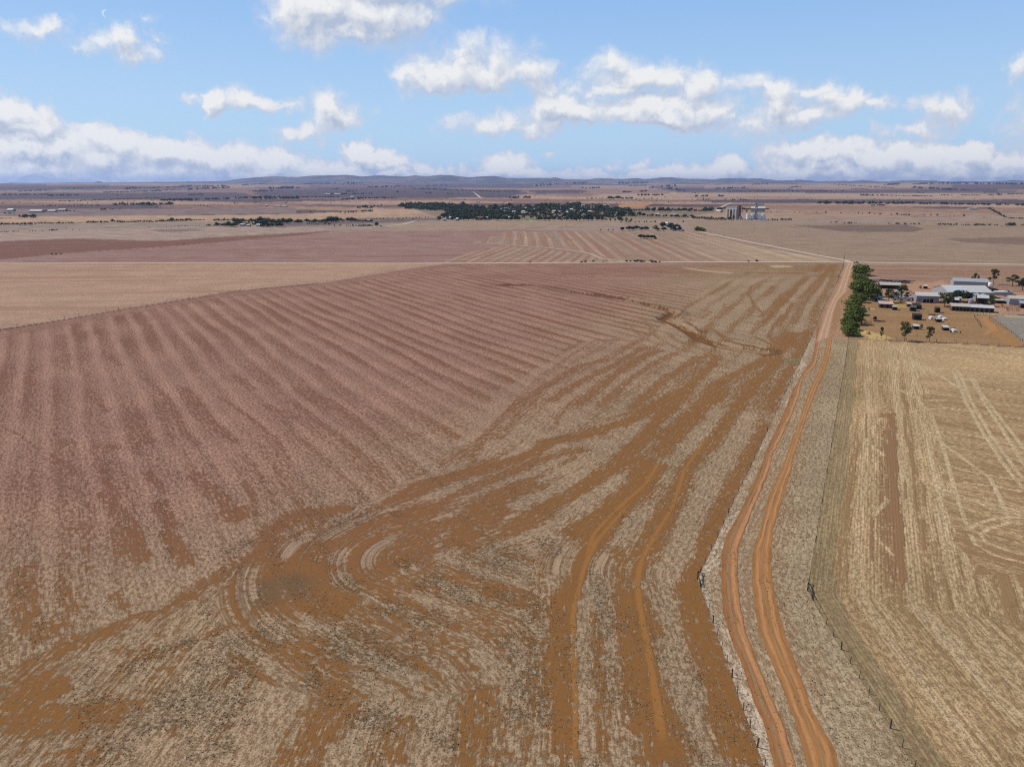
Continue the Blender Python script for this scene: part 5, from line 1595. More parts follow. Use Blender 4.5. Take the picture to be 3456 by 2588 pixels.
i, j = np.meshgrid(np.arange(nrow - 1), np.arange(len(colp) - 1), indexing='ij')
a = i * len(colp) + j
f = np.stack([a, a + 1, a + len(colp) + 1, a + len(colp)], -1).reshape(-1, 4)
hm = np_mesh('hills', v, f)
m = bpy.data.materials.new('hill_grass')
m.use_nodes = True
t = NT(m.node_tree)
b = t.n['Principled BSDF']
geo = t.new('ShaderNodeNewGeometry')
n1 = t.noise(geo.outputs['Position'], .0011, 5, .6)
n2 = t.noise(geo.outputs['Position'], .006, 4, .6)
c = t.mix(t.sstep(n1, .38, .62), (.21, .155, .115), (.10, .085, .07))
c = t.mix(t.sstep(n2, .54, .66, 0, .8), c, (.045, .05, .028))
t.put(b.inputs['Base Color'], c)
b.inputs['Roughness'].default_value = 1
b.inputs['Specular IOR Level'].default_value = 0
hm.materials.append(m)
tag(link('hills', hm), kind='structure')
# ------------------------------------------------------------------ fences
def fence(name, pl, step, label, h=1.25, wires=(.35, .75, 1.15), pr=.06, strainers=(), big=0, rails=False, maxposts=100):
    d = np.r_[0, np.cumsum(np.hypot(*(pl[1:] - pl[:-1]).T))]
    n = min(maxposts, int(d[-1] / step) + 1)
    s = np.linspace(0, d[-1], n)
    pts = np.stack([np.interp(s, d, pl[:, 0]), np.interp(s, d, pl[:, 1])], -1)
    e = empty(name, (pts[0][0], pts[0][1], 0), 0, label, 'fence')
    o0 = pts[0]

    def post(hh, r):
        b = MB()
        b.tube((0, 0, -.3), (random.uniform(-.06, .06), random.uniform(-.06, .06), hh), r, r * .85, 7)
        return b.mesh('post', [MATS['post_wood']])
    small, large = post(h, pr), post(h * 1.15, pr * 1.9)
    for i, q in enumerate(pts):
        o = link('post', large if (big and i % big == 0) else small, e)
        o.location = (q[0] - o0[0], q[1] - o0[1], 0)
        o.rotation_euler = (random.uniform(-.05, .05), random.uniform(-.05, .05), random.uniform(0, 6))
    b = MB()
    for i in range(n - 1):
        for z in wires:
            a_, c_ = pts[i] - o0, pts[i + 1] - o0
            if rails:
                b.tube((a_[0], a_[1], z), (c_[0], c_[1], z), .05, .05, 5, cap=False)
            else:
                b.tube((a_[0], a_[1], z), (c_[0], c_[1], z), .008, .008, 3, cap=False)
    b.build('rails' if rails else 'wires', [MATS['post_wood' if rails else 'wire']], e)
    for (idx, nx) in strainers:      # corner assembly: second post, top rail, diagonal brace
        p0_, p1_ = pts[idx] - o0, pts[nx] - o0
        u = (p1_ - p0_) / np.linalg.norm(p1_ - p0_)
        q = p0_ + u * 2.6
        b = MB()
        b.tube((p0_[0], p0_[1], -.3), (p0_[0], p0_[1], 1.55), .13, .12, 8)
        b.tube((q[0], q[1], -.3), (q[0], q[1], 1.2), .1, .09, 8)
        b.tube((p0_[0], p0_[1], 1.35), (q[0], q[1], .25), .09, .09, 7)
        b.tube((p0_[0], p0_[1], 1.0), (q[0], q[1], .95), .07, .07, 7)
        b.build('corner_brace', [MATS['post_wood']], e)
    return e


fence('wire_fence', LFD, 3.35, 'near wire fence left of the dirt tracks, from braced corner to bottom edge', big=4, strainers=((0, 1),))
fence('wire_fence', LFU[1:] if False else LFU, 6.0, 'long wire fence left of the dirt tracks running to the crossroads', big=5, strainers=((0, 1),))
fence('wire_fence', RFD, 3.3, 'near wire fence right of the dirt tracks, curving to the bottom right corner', big=5, strainers=((0, 1),))
fence('wire_fence', RFU, 5.0, 'long wire fence right of the dirt tracks ending at the pine row', big=4, strainers=((0, 1),))
fence('wire_fence', PL([c1(465, 1550), c1(1070, 1572), c2(190, 1516), c2(660, 1542), c2(1330, 1585), c2(1965, 1630), (3600, 1190)]), 4.0, 'wire fence with small trees along the south side of the farm paddock', big=3)
fence('wire_fence', PL([c2(1170, 1245), c2(1120, 1165), c2(1075, 1105), c2(1030, 1040), c2(1225, 1000), c2(1380, 975)]), 3.2, 'bent wire fence between the farm paddock and the curved driveway', big=2)
fence('wire_fence', PL([c2(1320, 1065), c2(1420, 1130), c2(1500, 1185), c2(1600, 1255), c2(1710, 1330), c2(1840, 1430), c2(1960, 1530), (3480, 1175)]), 3.6, 'straight wire fence along the grey gravel yard', big=3)
fence('wire_fence', PL([c2(1320, 1065), c2(1505, 1035), c2(1680, 1005)]), 5.0, 'short wire fence on the far edge of the grey gravel yard', big=2)
fence('wire_fence', PL([c1(1140, 1060), c1(1675, 1080), c2(455, 1020)]), 7.0, 'thin wire fence across the upper paddock by the black shelters')
fence('wire_fence', PL([c1(880, 1250), c1(1200, 1260), c2(205, 1200), c2(690, 1215), c2(1160, 1240)]), 7.0, 'thin wire fence across the middle of the farm paddock')
fence('wire_fence', PL([(0, 1110), (150, 1086), (470, 1031), (780, 981), (1100, 950), (1330, 912)]), 8.0, 'wire fence along the edge of the tan field at the left', big=4)
fence('stock_yard', PL([c2(1540, 830), c2(1560, 870), c2(1650, 900), c2(1780, 880), c2(1850, 900), c2(1840, 950), c2(1650, 945), c2(1640, 895)]), 2.2, 'timber railed stock yard beside the shed at the right edge', rails=True, wires=(.5, .9, 1.4), h=1.6)

# ------------------------------------------------------------------ power poles and their wires
pole_mb = MB()
pole_mb.tube((0, 0, -.05), (0, 0, 1), .017, .012, 8)
POLE = pole_mb.mesh('pole', [MATS['bark']])
arm_mb = MB()
arm_mb.box(-.11, -.008, .955, .11, .008, .972)
for x in (-.1, 0, .1):
    arm_mb.tube((x, 0, .972), (x, 0, .99), .006, .006, 5)
ARM = arm_mb.mesh('crossarm', [MATS['bark']])


def pole(x, y, top, label, rz=.4, group=None):
    q = P(x, y)
    h = (y - top) * mpp(q) / cos(atan2(EYE - q[2], hypot(q[0], q[1])))
    e = empty('power_pole', q, rz, label, 'power pole', group)
    e.scale = (h, h, h)
    link('pole', POLE, e)
    link('crossarm', ARM, e)
    return np.array([q[0], q[1], q[2] + h * .98])


row = [(2845, 908, 860), (2760, 864, 842), (2639.5, 838.5, 820), (2570, 825, 804), (2501, 811.6, 795), (2445, 799, 784), (2398, 788, 776), (2343.7, 783, 762)]
lab = ['tallest timber power pole at the crossroads', 'second power pole from the crossroads along the diagonal road', 'third power pole from the crossroads along the diagonal road', 'fourth power pole from the crossroads along the diagonal road', 'fifth power pole from the crossroads along the diagonal road', 'sixth power pole from the crossroads along the diagonal road', 'seventh power pole from the crossroads along the diagonal road', 'power pole at the rounded clump by the town end of the diagonal road']
tops = [pole(*r, l, .9, 'power poles along the diagonal road') for r, l in zip(row, lab)]
tops.insert(0, pole(2827.5, 954, 927, 'power pole on the fence line opposite the far end of the pine row', .9))
pole(2834, 936, 914, 'short pole standing on the verge just south of the crossroads pole', .9)
for r, l in (((2320, 775, 763), 'thin power pole between the homestead and the rounded clump'), ((2544, 785, 766), 'power pole in the tan field below the grain silos'), ((2729, 784, 763), 'dark power pole alone in the tan field right of the silos'), ((225, 778, 763), 'pole by the dusty lane at the left'), ((1465, 771.6, 757), 'pole in the pale field below the town woodland'), ((1677, 775.6, 761), 'pole in the pale field below the sports oval'), ((1895, 778, 763), 'pole at the top edge of the striped field'), ((3219, 880, 866), 'faint pole in the tan field beyond the farm'), ((2234, 700, 668 + 18), 'pole beyond the tree row behind the silos')):
    pole(*r, l, .3)
for r, l in ((c1(1802, 735) + (c1(0, 610)[1],), 'power pole behind the long grey shed, under a small round tree'), (c2(1590, 770) + (c2(0, 655)[1],), 'power pole in front of the low shed left of the cream roofed shed')):
    pole(*r, l, .3)
b = MB()
for a_, c_ in zip(tops[:-1], tops[1:]):
    pr = None
    for k in range(9):
        f = k / 8
        q = a_ * (1 - f) + c_ * f
        q = (q[0], q[1], q[2] - 1.2 * 4 * f * (1 - f))
        if pr:
            b.tube(pr, q, .022, .022, 3, cap=False)
        pr = q
tag(b.build('power_line', [MATS['wire']]), 'thin overhead wire strung along the poles of the diagonal road', 'power line')

# ------------------------------------------------------------------ buildings
mat('white_iron', (.52, .50, .46), .45, .06, .6, wave=0, spec=.5)
mat('cream_iron', (.47, .41, .33), .5, .08, .6)
mat('pink_iron', (.50, .37, .31), .6, .1, .6)
mat('grey_iron', (.34, .355, .37), .5, .1, .6)
mat('blue_iron', (.27, .32, .37), .5, .1, .6)
mat('green_iron', (.06, .10, .085), .6, .1, .6)
mat('maroon_wall', (.13, .075, .06), .8, .15, 1)
mat('dark_wall', (.035, .028, .026), .9, .2, 1)
mat('lilac_wall', (.30, .26, .26), .75, .12, 1)
mat('grey_wall', (.30, .30, .31), .8, .12, 1)
mat('stone_wall', (.33, .27, .21), .9, .2, 2)
mat('dark_gap', (.012, .011, .011), .9, .1, 1)
mat('glass', (.03, .04, .05), .15, .1, 1, spec=.5)
mat('galvanised', (.46, .50, .53), .38, .08, .8, metal=.35, spec=.5)
mat('concrete', (.43, .385, .33), .9, .12, .12)
mat('white_paint', (.78, .77, .74), .4, .04, .5, spec=.5)
mat('orange_paint', (.62, .14, .03), .45, .06, 1, spec=.5)
mat('red_paint', (.24, .04, .03), .5, .1, 1)
mat('rubber', (.02, .02, .02), .8, .1, 2)
mat('solar', (.62, .66, .72), .12, .05, 1, spec=.6)
mat('straw_bale', (.40, .27, .10), .95, .25, 4)
mat('rust', (.12, .07, .05), .9, .35, 2)
mat('brick', (.14, .085, .07), .9, .2, 2)
mat('red_roof', (.27, .11, .08), .8, .12, 1)


def shed(name, A, B, depth, h, rise, label, wall, roof, cat='shed', style='gable', doors=(), windows=(), over=.35, back=None, extra=None, group=None):
    """front base line from photo pixel A to photo pixel B; ridge parallel to the front unless style='end'"""
    a_, b_ = P(*A), P(*B)
    d = b_ - a_
    L = hypot(d[0], d[1])
    rz = atan2(d[1], d[0])
    e = empty(name, a_, rz, label, cat, group)
    M = MATS
    w_ = MB()
    bh = back if back is not None else h
    if style == 'gable':
        w_.box(0, 0, -.1, L, depth, h)
        for x in (0, L):
            w_.poly([(x, 0, h), (x, depth, h), (x, depth / 2, h + rise)][::(1 if x else -1)])
    elif style == 'end':
        w_.box(0, 0, -.1, L, depth, h)
        for y in (0, depth):
            w_.poly([(0, y, h), (L, y, h), (L / 2, y, h + rise)][::(-1 if y else 1)])
    else:                                   # skillion
        k = len(w_.v)
        w_.v += [(0, 0, -.1), (L, 0, -.1), (L, depth, -.1), (0, depth, -.1), (0, 0, h), (L, 0, h), (L, depth, h + rise), (0, depth, h + rise)]
        for q in ((0, 1, 5, 4), (1, 2, 6, 5), (2, 3, 7, 6), (3, 0, 4, 7)):
            w_.f.append(tuple(k + i for i in q))
            w_.m.append(0)
    w_.build('wall', [M[wall]], e)
    r = MB()
    t_ = .12

    def slab(p):
        q = [(x, y, z + t_) for x, y, z in p]
        r.poly(q)
        r.poly(p[::-1])
        for i in range(4):
            j = (i + 1) % 4
            r.quad(p[i], p[j], q[j], q[i])
    if style == 'gable':
        sl = rise / (depth / 2)
        lo = h - sl * over + .03
        slab([(-over, -over, lo), (L + over, -over, lo), (L + over, depth / 2, h + rise + .03), (-over, depth / 2, h + rise + .03)])
        slab([(-over, depth / 2, h + rise + .034), (L + over, depth / 2, h + rise + .034), (L + over, depth + over, lo), (-over, depth + over, lo)])
    elif style == 'end':
        sl = rise / (L / 2)
        lo = h - sl * over + .03
        slab([(-over, -over, lo), (L / 2, -over, h + rise + .03), (L / 2, depth + over, h + rise + .03), (-over, depth + over, lo)])
        slab([(L / 2, -over, h + rise + .034), (L + over, -over, lo), (L + over, depth + over, lo), (L / 2, depth + over, h + rise + .034)])
    else:
        sl = rise / depth
        slab([(-over, -over, h - sl * over + .03), (L + over, -over, h - sl * over + .03), (L + over, depth + over, h + rise + sl * over + .03), (-over, depth + over, h + rise + sl * over + .03)])
    ro = r.build('roof', [M[roof]], e)
    for (f, ww, hh) in doors:
        b = MB()
        b.box(f * L - ww / 2, -.05, 0, f * L + ww / 2, .02, hh)
        b.build('door', [M['dark_gap']], e)
    for (f, z, ww, hh) in windows:
        b = MB()
        b.box(f * L - ww / 2, -.04, z, f * L + ww / 2, .02, z + hh)
        b.build('window', [M['glass']], e)
    return e, L, ro


shed('machinery_shed', c1(1050, 628), c1(1440, 642), 9, 2.6, 1.3, 'long low open shed with cream roof edge behind the pine row', 'dark_wall', 'cream_iron', doors=((.25, 5, 2.2), (.55, 4, 2.2)))
shed('small_house', c1(878, 858), c1(1070, 872), 9, 2.7, 1.7, 'small white roofed house with a blue grey gable end beside the pine row', 'blue_iron', 'white_iron', 'house', 'end', doors=((.5, 1.1, 2),), windows=((.25, 1, 1.2, 1), (.75, 1, 1.2, 1)), over=.7)
shed('garden_shed', c1(905, 760), c1(1020, 765), 5, 2.4, 1, 'little dark shed with grey roof behind the small white roofed house', 'dark_wall', 'blue_iron', style='end', doors=((.4, 1.2, 2),))
e_, L_, _ = shed('long_shed', c1(1718, 888), c2(372, 792), 9, 4.2, 1.6, 'long shed with white roof and weathered lilac grey wall in the middle of the farm', 'lilac_wall', 'white_iron', doors=((.38, 1.6, 2.2), (.52, 1.2, 2.2), (.68, 1.8, 2.4)), windows=((.15, 1.4, .9, .7),))
shed('lean_to', c1(1668, 850), c1(1716, 870), 8, 2.8, .6, 'narrow lean-to against the left end of the long lilac grey shed', 'lilac_wall', 'grey_iron', style='skillion')
shed('paddock_stable', c1(1032, 985), c1(1285, 998), 5.5, 2.3, .8, 'long low maroon stable with pinkish roof at the top left of the paddock', 'maroon_wall', 'pink_iron', 'stable', 'skillion', doors=((.2, 1.2, 1.9), (.6, 1.2, 1.9)))
for A, B, dep, h, ri, wl, rf, lab in (
        ((1282, 1028), (1368, 1032), 2.6, 1.7, .35, 'dark_wall', 'grey_iron', 'small shelter with grey roof next to the long maroon stable'),
        ((1550, 968), (1632, 972), 3, 1.6, .5, 'maroon_wall', 'pink_iron', 'small pink roofed shelter behind the green roofed one'),
        ((1672, 1010), (1822, 1016), 3, 1.9, .25, 'dark_wall', 'dark_wall', 'long black open shelter behind the green roofed one'),
        ((1610, 1048), (1722, 1054), 3.2, 2.1, .45, 'dark_wall', 'green_iron', 'black shelter with dark green roof in the upper paddock'),
        ((1670, 1212), (1822, 1218), 3.4, 2.6, .35, 'dark_wall', 'dark_wall', 'largest black box shelter in the middle of the paddock'),
        ((1675, 1386), (1780, 1390), 2.6, 1.5, .5, 'dark_wall', 'white_iron', 'white roofed shelter on the left, above the fence gums'),
        ((1858, 633), (1932, 637), 3, 1.8, .4, 'dark_wall', 'white_iron', 'small white topped trailer shed on the bare yard behind the grain bins')):
    shed('animal_shelter', c1(*A), c1(*B), dep, h, ri, lab, wl, rf, 'shelter', 'skillion', doors=((.5, 1.4, h * .8),), over=.15)
for A, B, dep, h, ri, wl, rf, lab in (
        ((312, 966), (398, 970), 3.2, 2.4, .3, 'dark_wall', 'dark_wall', 'square black shelter left of the long stable'),
        ((330, 1143), (428, 1147), 2.6, 1.5, .5, 'dark_wall', 'grey_iron', 'grey roofed black shelter among the white boxes'),
        ((460, 1300), (565, 1304), 2.6, 1.5, .6, 'dark_wall', 'white_iron', 'white roofed shelter on the right beside the tiny guarded gums')):
    shed('animal_shelter', c2(*A), c2(*B), dep, h, ri, lab, wl, rf, 'shelter', 'skillion', doors=((.5, 1.4, h * .8),), over=.15)
shed('stable_block', c2(612, 930), c2(948, 946), 5, 2.6, .9, 'left half of the long low stable with cream roof', 'maroon_wall', 'cream_iron', 'stable', 'skillion', doors=((.12, 1.2, 2), (.32, 1.2, 2), (.52, 1.2, 2), (.72, 1.2, 2), (.9, 1.2, 2)))
shed('stable_block', c2(952, 946), c2(1402, 972), 5, 2.5, .8, 'right half of the long low stable with paler roof', 'maroon_wall', 'white_iron', 'stable', 'skillion', doors=((.1, 1.2, 2), (.3, 1.2, 2), (.5, 1.2, 2), (.7, 1.2, 2), (.9, 1.2, 2)))
# the big white machinery shed with its grey back roof and solar panels
e_, L_, ro_ = shed('big_shed', c2(540, 690), c2(1362, 702), 22, 3.6, 3.0, 'big white roofed machinery shed, largest building of the farm', 'grey_wall', 'white_iron', doors=((.2, 5, 3.3), (.45, 5, 3.3), (.7, 5, 3.3)))
for rw_ in range(2):
    b = MB()
    x0 = L_ * .05
    sl = 3.0 / 11
    y0 = 3 + rw_ * 3.6
    z = lambda y: 3.6 + sl * y + .22
    for k in range(8):
        xa, xb = x0 + k * 1.35, x0 + k * 1.35 + 1.25
        b.quad((xa, y0, z(y0)), (xb, y0, z(y0)), (xb, y0 + 2, z(y0 + 2)), (xa, y0 + 2, z(y0 + 2)))
        b.quad((xa, y0, z(y0) - .05), (xa, y0 + 2, z(y0 + 2) - .05), (xb, y0 + 2, z(y0 + 2) - .05), (xb, y0, z(y0) - .05))
    b.build('solar_panel', [MATS['solar']], ro_)
shed('back_shed', c2(640, 500), c2(1290, 530), 12, 4.6, 1.6, 'grey roofed shed standing behind the big white shed', 'grey_wall', 'grey_iron')
shed('white_shed', c2(1085, 800), c2(1290, 812), 6, 3.6, 1.4, 'small white roofed shed below the twin silos', 'dark_wall', 'white_iron', doors=((.4, 2.4, 2.6),))
shed('fuel_store', c2(745, 800), c2(785, 802), 3, 3.2, .5, 'narrow tan brick store left of the grey leafless bush', 'stone_wall', 'grey_iron', style='skillion')
shed('open_shed', c2(520, 800), c2(735, 815), 6, 2.6, .7, 'low dark open shed between the two gums right of the long grey shed', 'dark_wall', 'white_iron', style='skillion', doors=((.3, 3, 2.1), (.7, 3, 2.1)))
shed('low_shed', c2(1440, 795), c2(1600, 800), 6, 1.8, .5, 'low cream roofed shed beside the power pole at the right', 'dark_wall', 'cream_iron', style='skillion', doors=((.5, 3, 1.5),))
shed('cream_shed', c2(1682, 822), c2(1990, 835), 9, 3.8, 1.3, 'cream roofed shed with pale grey wall at the right edge of the farm', 'grey_wall', 'cream_iron', windows=((.7, 2, .8, .8),))
shed('blue_shed', c2(1892, 884), c2(2040, 892), 5, 2.8, .9, 'small blue roofed shed with brown front at the right edge', 'maroon_wall', 'blue_iron', style='skillion', doors=((.4, 2.4, 2.2),))
b = MB()
e = empty('yard_wall', P(*c2(1370, 640)), 0, 'long low grey iron wall to the right of the big white shed', 'wall')
for (x0, y0), (x1, y1) in (((1370, 638), (1560, 642)), ((1560, 642), (1745, 634)), ((1745, 634), (1700, 600))):
    p_, q_ = P(*c2(x0, y0)) - np.array(e.location), P(*c2(x1, y1)) - np.array(e.location)
    d = (q_ - p_) / np.linalg.norm(q_ - p_)
    nn = np.array([-d[1], d[0], 0]) * .08
    for s_ in (1,):
        c4 = [p_ - nn, q_ - nn, q_ + nn, p_ + nn]
        lo, hi = [(c[0], c[1], -.1) for c in c4], [(c[0], c[1], 2.0) for c in c4]
        b.poly(hi)
        for i in range(4):
            j = (i + 1) % 4
            b.quad(lo[i], lo[j], hi[j], hi[i])
b.build('iron_sheet', [MATS['grey_iron']], e)


def silo(name, x, y, top, wpx, label, group=None, legs=True, m_='galvanised', cat='silo', conef=.3):
    q = P(x, y)
    s = mpp(q)
    r = wpx * s / 2
    el = atan2(EYE - q[2], hypot(q[0], q[1]))
    h = (y - top) * s / cos(el)
    e = empty(name, q, 0, label, cat, group)
    z0 = r * .55 if legs else 0
    hb = max(h - r * conef * 1.6, z0 + .4 * r)
    b = MB()
    ring = [(r, z0)]
    for k in range(1, 9):
        z = z0 + (hb - z0) * k / 8
        ring += [(r * 1.02, z - (hb - z0) / 16), (r, z)]
    b.lathe(ring, 22)
    b.build('body', [MATS[m_]], e, True)
    b = MB()
    b.lathe([(r * 1.05, hb), (r * .12, h - .12 * r), (r * .12, h), (0.001, h)], 22)
    b.build('roof', [MATS['white_iron' if m_ == 'white_paint' else m_]], e)
    if legs:
        b = MB()
        b.lathe([(r, z0), (r * .15, z0 * .15), (.001, z0 * .15)], 22)
        b.build('hopper', [MATS[m_]], e)
        for k in range(4):
            a = pi / 4 + k * pi / 2
            b = MB()
            b.tube((r * .95 * cos(a), r * .95 * sin(a), -.05), (r * .95 * cos(a), r * .95 * sin(a), z0 + .2), .09, .09, 6)
            b.build('leg', [MATS['galvanised']], e)
    b = MB()
    for sx in (-.22, .22):
        b.tube((sx, -r * 1.06, .2), (sx, -r * 1.06, hb), .03, .03, 4)
    for k in range(int((hb - .3) / .45)):
        b.tube((-.22, -r * 1.06, .4 + k * .45), (.22, -r * 1.06, .4 + k * .45), .02, .02, 4)
    b.build('ladder', [MATS['galvanised']], e)
    return e


silo('grain_bin', *c1(1352, 745), c1(0, 652)[1], 100 / 5.52, 'galvanised grain bin standing behind the front row of bins')
silo('grain_bin', *c1(1318, 845), c1(0, 735)[1], 118 / 5.52, 'left grain bin of the front row beside the spreading gum')
silo('grain_bin', *c1(1447, 850), c1(0, 750)[1], 118 / 5.52, 'middle grain bin of the front row under the dark tree')
silo('grain_bin', *c1(1578, 852), c1(0, 755)[1], 118 / 5.52, 'right grain bin of the front row beside the long grey shed')
silo('farm_silo', *c2(1072, 720), c2(0, 598)[1], 108 / 5.52, 'left of the twin white capped silos before the big shed', legs=False)
silo('farm_silo', *c2(1188, 728), c2(0, 606)[1], 108 / 5.52, 'right of the twin white capped silos before the big shed', legs=False)
silo('farm_silo', *c2(965, 820), c2(0, 695)[1], 80 / 5.52, 'small pale silo between the grey leafless bushes')
q = P(*c2(1320, 540))
e = empty('water_tank', q, .3, 'white water tank on a dark stand right of the big white shed', 'water tank')
b = MB()
for x in (-1, 1):
    for y in (-1, 1):
        b.tube((x, y, -.1), (x * .9, y * .9, 2.6), .1, .1, 6)
b.box(-1.3, -1.3, 2.6, 1.3, 1.3, 2.75)
b.build('stand', [MATS['rust']], e)
b = MB()
b.lathe([(1.35, 2.75), (1.38, 4.6), (1.2, 4.9), (.001, 5.0)], 20)
b.build('tank', [MATS['white_paint']], e, True)

# ------------------------------------------------------------------ yard things
for x, y, w_, h_, lab in ((225, 1094, 2.0, 1.8, 'white box bin with a dark hatch, leftmost of the three in the paddock'), (394, 1074, 2.0, 1.7, 'white box bin highest of the three in the paddock'), (474, 1106, 2.2, 1.4, 'white box bin at the right of the three in the paddock'), (648, 1330, 2.2, 1.6, 'white box bin under the small gum near the right shelter')):
    e = empty('feed_bin', P(*c2(x, y)), .25, lab, 'feed bin')
    b = MB()
    w_, h_ = w_ * .75, h_ * .85
    b.box(-w_ / 2, -.8, .25, w_ / 2, .8, h_)
    b.poly([(-w_ / 2 - .1, -.9, h_ + .01), (w_ / 2 + .1, -.9, h_ + .01), (w_ / 2 + .1, .9, h_ + .25), (-w_ / 2 - .1, .9, h_ + .25)])
    b.build('body', [MATS['white_paint']], e)
    b = MB()
    b.box(-.45, -.84, .5, .45, -.79, h_ * .75)
    b.build('hatch', [MATS['grey_iron']], e)
    for sx in (-1, 1):
        for sy in (-1, 1):
            b = MB()
            b.box(sx * w_ * .42 - .06, sy * .7 - .06, -.05, sx * w_ * .42 + .06, sy * .7 + .06, .26)
            b.build('leg', [MATS['rust']], e)
for (x, y), lab in ((c1(828, 1478), 'round straw bale on the yellow grass near the pine row'), (c1(826, 1018), 'straw bale on pale chaff beside the pine row shadow')):
    b = MB()
    b.tube((-.7, 0, .68), (.7, 0, .68), .7, .7, 18)
    o = tag(b.build('straw_bale', [MATS['straw_bale']]), lab, 'straw bale')
    o.location = P(x, y)
    o.rotation_euler = (0, 0, .5)
for (x, y), w_, lab in ((c1(992, 1243), 3.6, 'left feed trough lying on the open paddock'), (c1(1070, 1247), 3.6, 'right feed trough lying on the open paddock'), (c2(253, 1014), 3.8, 'feed trough above the white boxes'), (c2(367, 1018), 1.4, 'short trough right of the longer one above the white boxes')):
    e = empty('feed_trough', P(x, y), -.05, lab, 'trough')
    b = MB()
    b.quad((-w_ / 2, -.35, .5), (w_ / 2, -.35, .5), (w_ / 2, -.2, .15), (-w_ / 2, -.2, .15))
    b.quad((-w_ / 2, .35, .5), (-w_ / 2, .2, .15), (w_ / 2, .2, .15), (w_ / 2, .35, .5))
    b.quad((-w_ / 2, -.2, .15), (w_ / 2, -.2, .15), (w_ / 2, .2, .15), (-w_ / 2, .2, .15))
    for x_ in (-w_ / 2, w_ / 2):
        b.poly([(x_, -.35, .5), (x_, -.2, .15), (x_, .2, .15), (x_, .35, .5)])
    b.build('tub', [MATS['rust']], e)
    b = MB()
    for x_ in (-w_ * .35, w_ * .35):
        b.box(x_ - .06, -.3, -.03, x_ + .06, .3, .16)
    b.build('stand', [MATS['post_wood']], e)
q = P(*c1(952, 1205))
e = empty('tank_stand', q, .2, 'small dark square tank on the open paddock above the troughs', 'tank')
b = MB()
b.lathe([(.9, 0), (.92, 1.2), (.5, 1.75), (.3, 1.8), (.001, 1.8)], 14)
b.build('tank', [MATS['dark_wall']], e)
# hollow ring by the row, standing post pair
q = P(*c1(835, 1282))
e = empty('ring_feeder', q, 0, 'round ring feeder in the shade at the edge of the pine row', 'ring feeder')
b = MB()
for z in (.3, .7, 1.1):
    for k in range(16):
        a, c = 2 * pi * k / 16, 2 * pi * (k + 1) / 16
        b.tube((1.3 * cos(a), 1.3 * sin(a), z), (1.3 * cos(c), 1.3 * sin(c), z), .05, .05, 5, cap=False)
b.build('rings', [MATS['rust']], e)
b = MB()
for k in range(8):
    a = 2 * pi * k / 8
    b.tube((1.3 * cos(a), 1.3 * sin(a), -.05), (1.3 * cos(a), 1.3 * sin(a), 1.1), .04, .04, 5)
b.build('uprights', [MATS['rust']], e)
# scrap heap
r = random.Random(5)
b = MB()
for k in range(70):
    x, y = r.uniform(-15, 15), r.uniform(-6, 6)
    if r.random() < .5:
        a = r.uniform(-.35, .35)
        l = r.uniform(1.5, 5)
        z = r.uniform(.2, 1.4)
        b.tube((x - l * cos(a), y - l * sin(a), z), (x + l * cos(a), y + l * sin(a), z + r.uniform(-.3, .3)), .16, .16, 6, mi=r.randrange(3))
        b.box(x - .15, y - .15, -.1, x + .15, y + .15, z, 1)
    else:
        w_, d_, h_ = r.uniform(.4, 1.6), r.uniform(.3, 1), r.uniform(.4, 1.3)
        b.box(x - w_, y - d_, -.1, x + w_, y + d_, h_, r.randrange(3))
o = tag(b.build('scrap_heap', [MATS['rust'], MATS['dark_wall'], MATS['grey_iron']]), 'sprawling heap of old machinery and pipes behind the low open shed', 'scrap heap')
o.location = P(*c1(1205, 505))
o.rotation_euler = (0, 0, -.25)


def wheel(e, x, y, r, w_=.22):
    b = MB()
    b.tube((x, y - w_ / 2, r), (x, y + w_ / 2, r), r, r, 14)
    wo_ = b.build('wheel', [MATS['rubber']], e)
    b = MB()
    b.tube((x, y - w_ / 2 - .01, r), (x, y + w_ / 2 + .01, r), r * .55, r * .55, 10)
    b.build('rim', [MATS['grey_iron']], wo_)


def ute(name, q, rz, label, paint, cat='car'):
    e = empty(name, q, rz, label, cat)
    b = MB()
    prof = [(-2.5, .45), (2.35, .45), (2.4, .85), (2.2, 1.0), (1.15, 1.08), (-2.45, 1.08)]
    k = len(b.v)
    for y in (-.88, .88):
        b.v += [(x, y, z) for x, z in prof]
    n = len(prof)
    b.f.append(tuple(k + i for i in range(n)))
    b.f.append(tuple(k + n + i for i in reversed(range(n))))
    b.m += [0, 0]
    for i in range(n):
        j = (i + 1) % n
        b.f.append((k + j, k + i, k + n + i, k + n + j))
        b.m.append(0)
    b.build('body', [MATS[paint]], e)
    b = MB()
    cab = [(-.75, 1.08), (1.1, 1.08), (.45, 1.72), (-.6, 1.74)]
    k = 0
    for y in (-.78, .78):
        b.v += [(x, y * (1 if z < 1.2 else .88), z) for x, z in cab]
    b.f += [(0, 1, 2, 3), (7, 6, 5, 4), (0, 4, 5, 1), (1, 5, 6, 2), (2, 6, 7, 3), (3, 7, 4, 0)]
    b.m += [0] * 6
    b.build('cab', [MATS[paint]], e)
    for y in (-1, 1):
        b = MB()
        b.quad((-.6, y * .785, 1.14), (.85, y * .785, 1.14), (.4, y * .71, 1.6), (-.5, y * .71, 1.6))
        b.build('window', [MATS['glass']], e)
    b = MB()
    b.quad((1.09, -.68, 1.12), (1.09, .68, 1.12), (.5, .6, 1.68), (.5, -.6, 1.68))
    b.build('windscreen', [MATS['glass']], e)
    for x in (-1.55, 1.5):
        for y in (-.82, .82):
            wheel(e, x, y, .38)
    for y in (-.6, .6):
        b = MB()
        b.box(2.36, y - .14, .68, 2.42, y + .14, .82)
        b.build('headlight', [MATS['solar']], e)
    return e


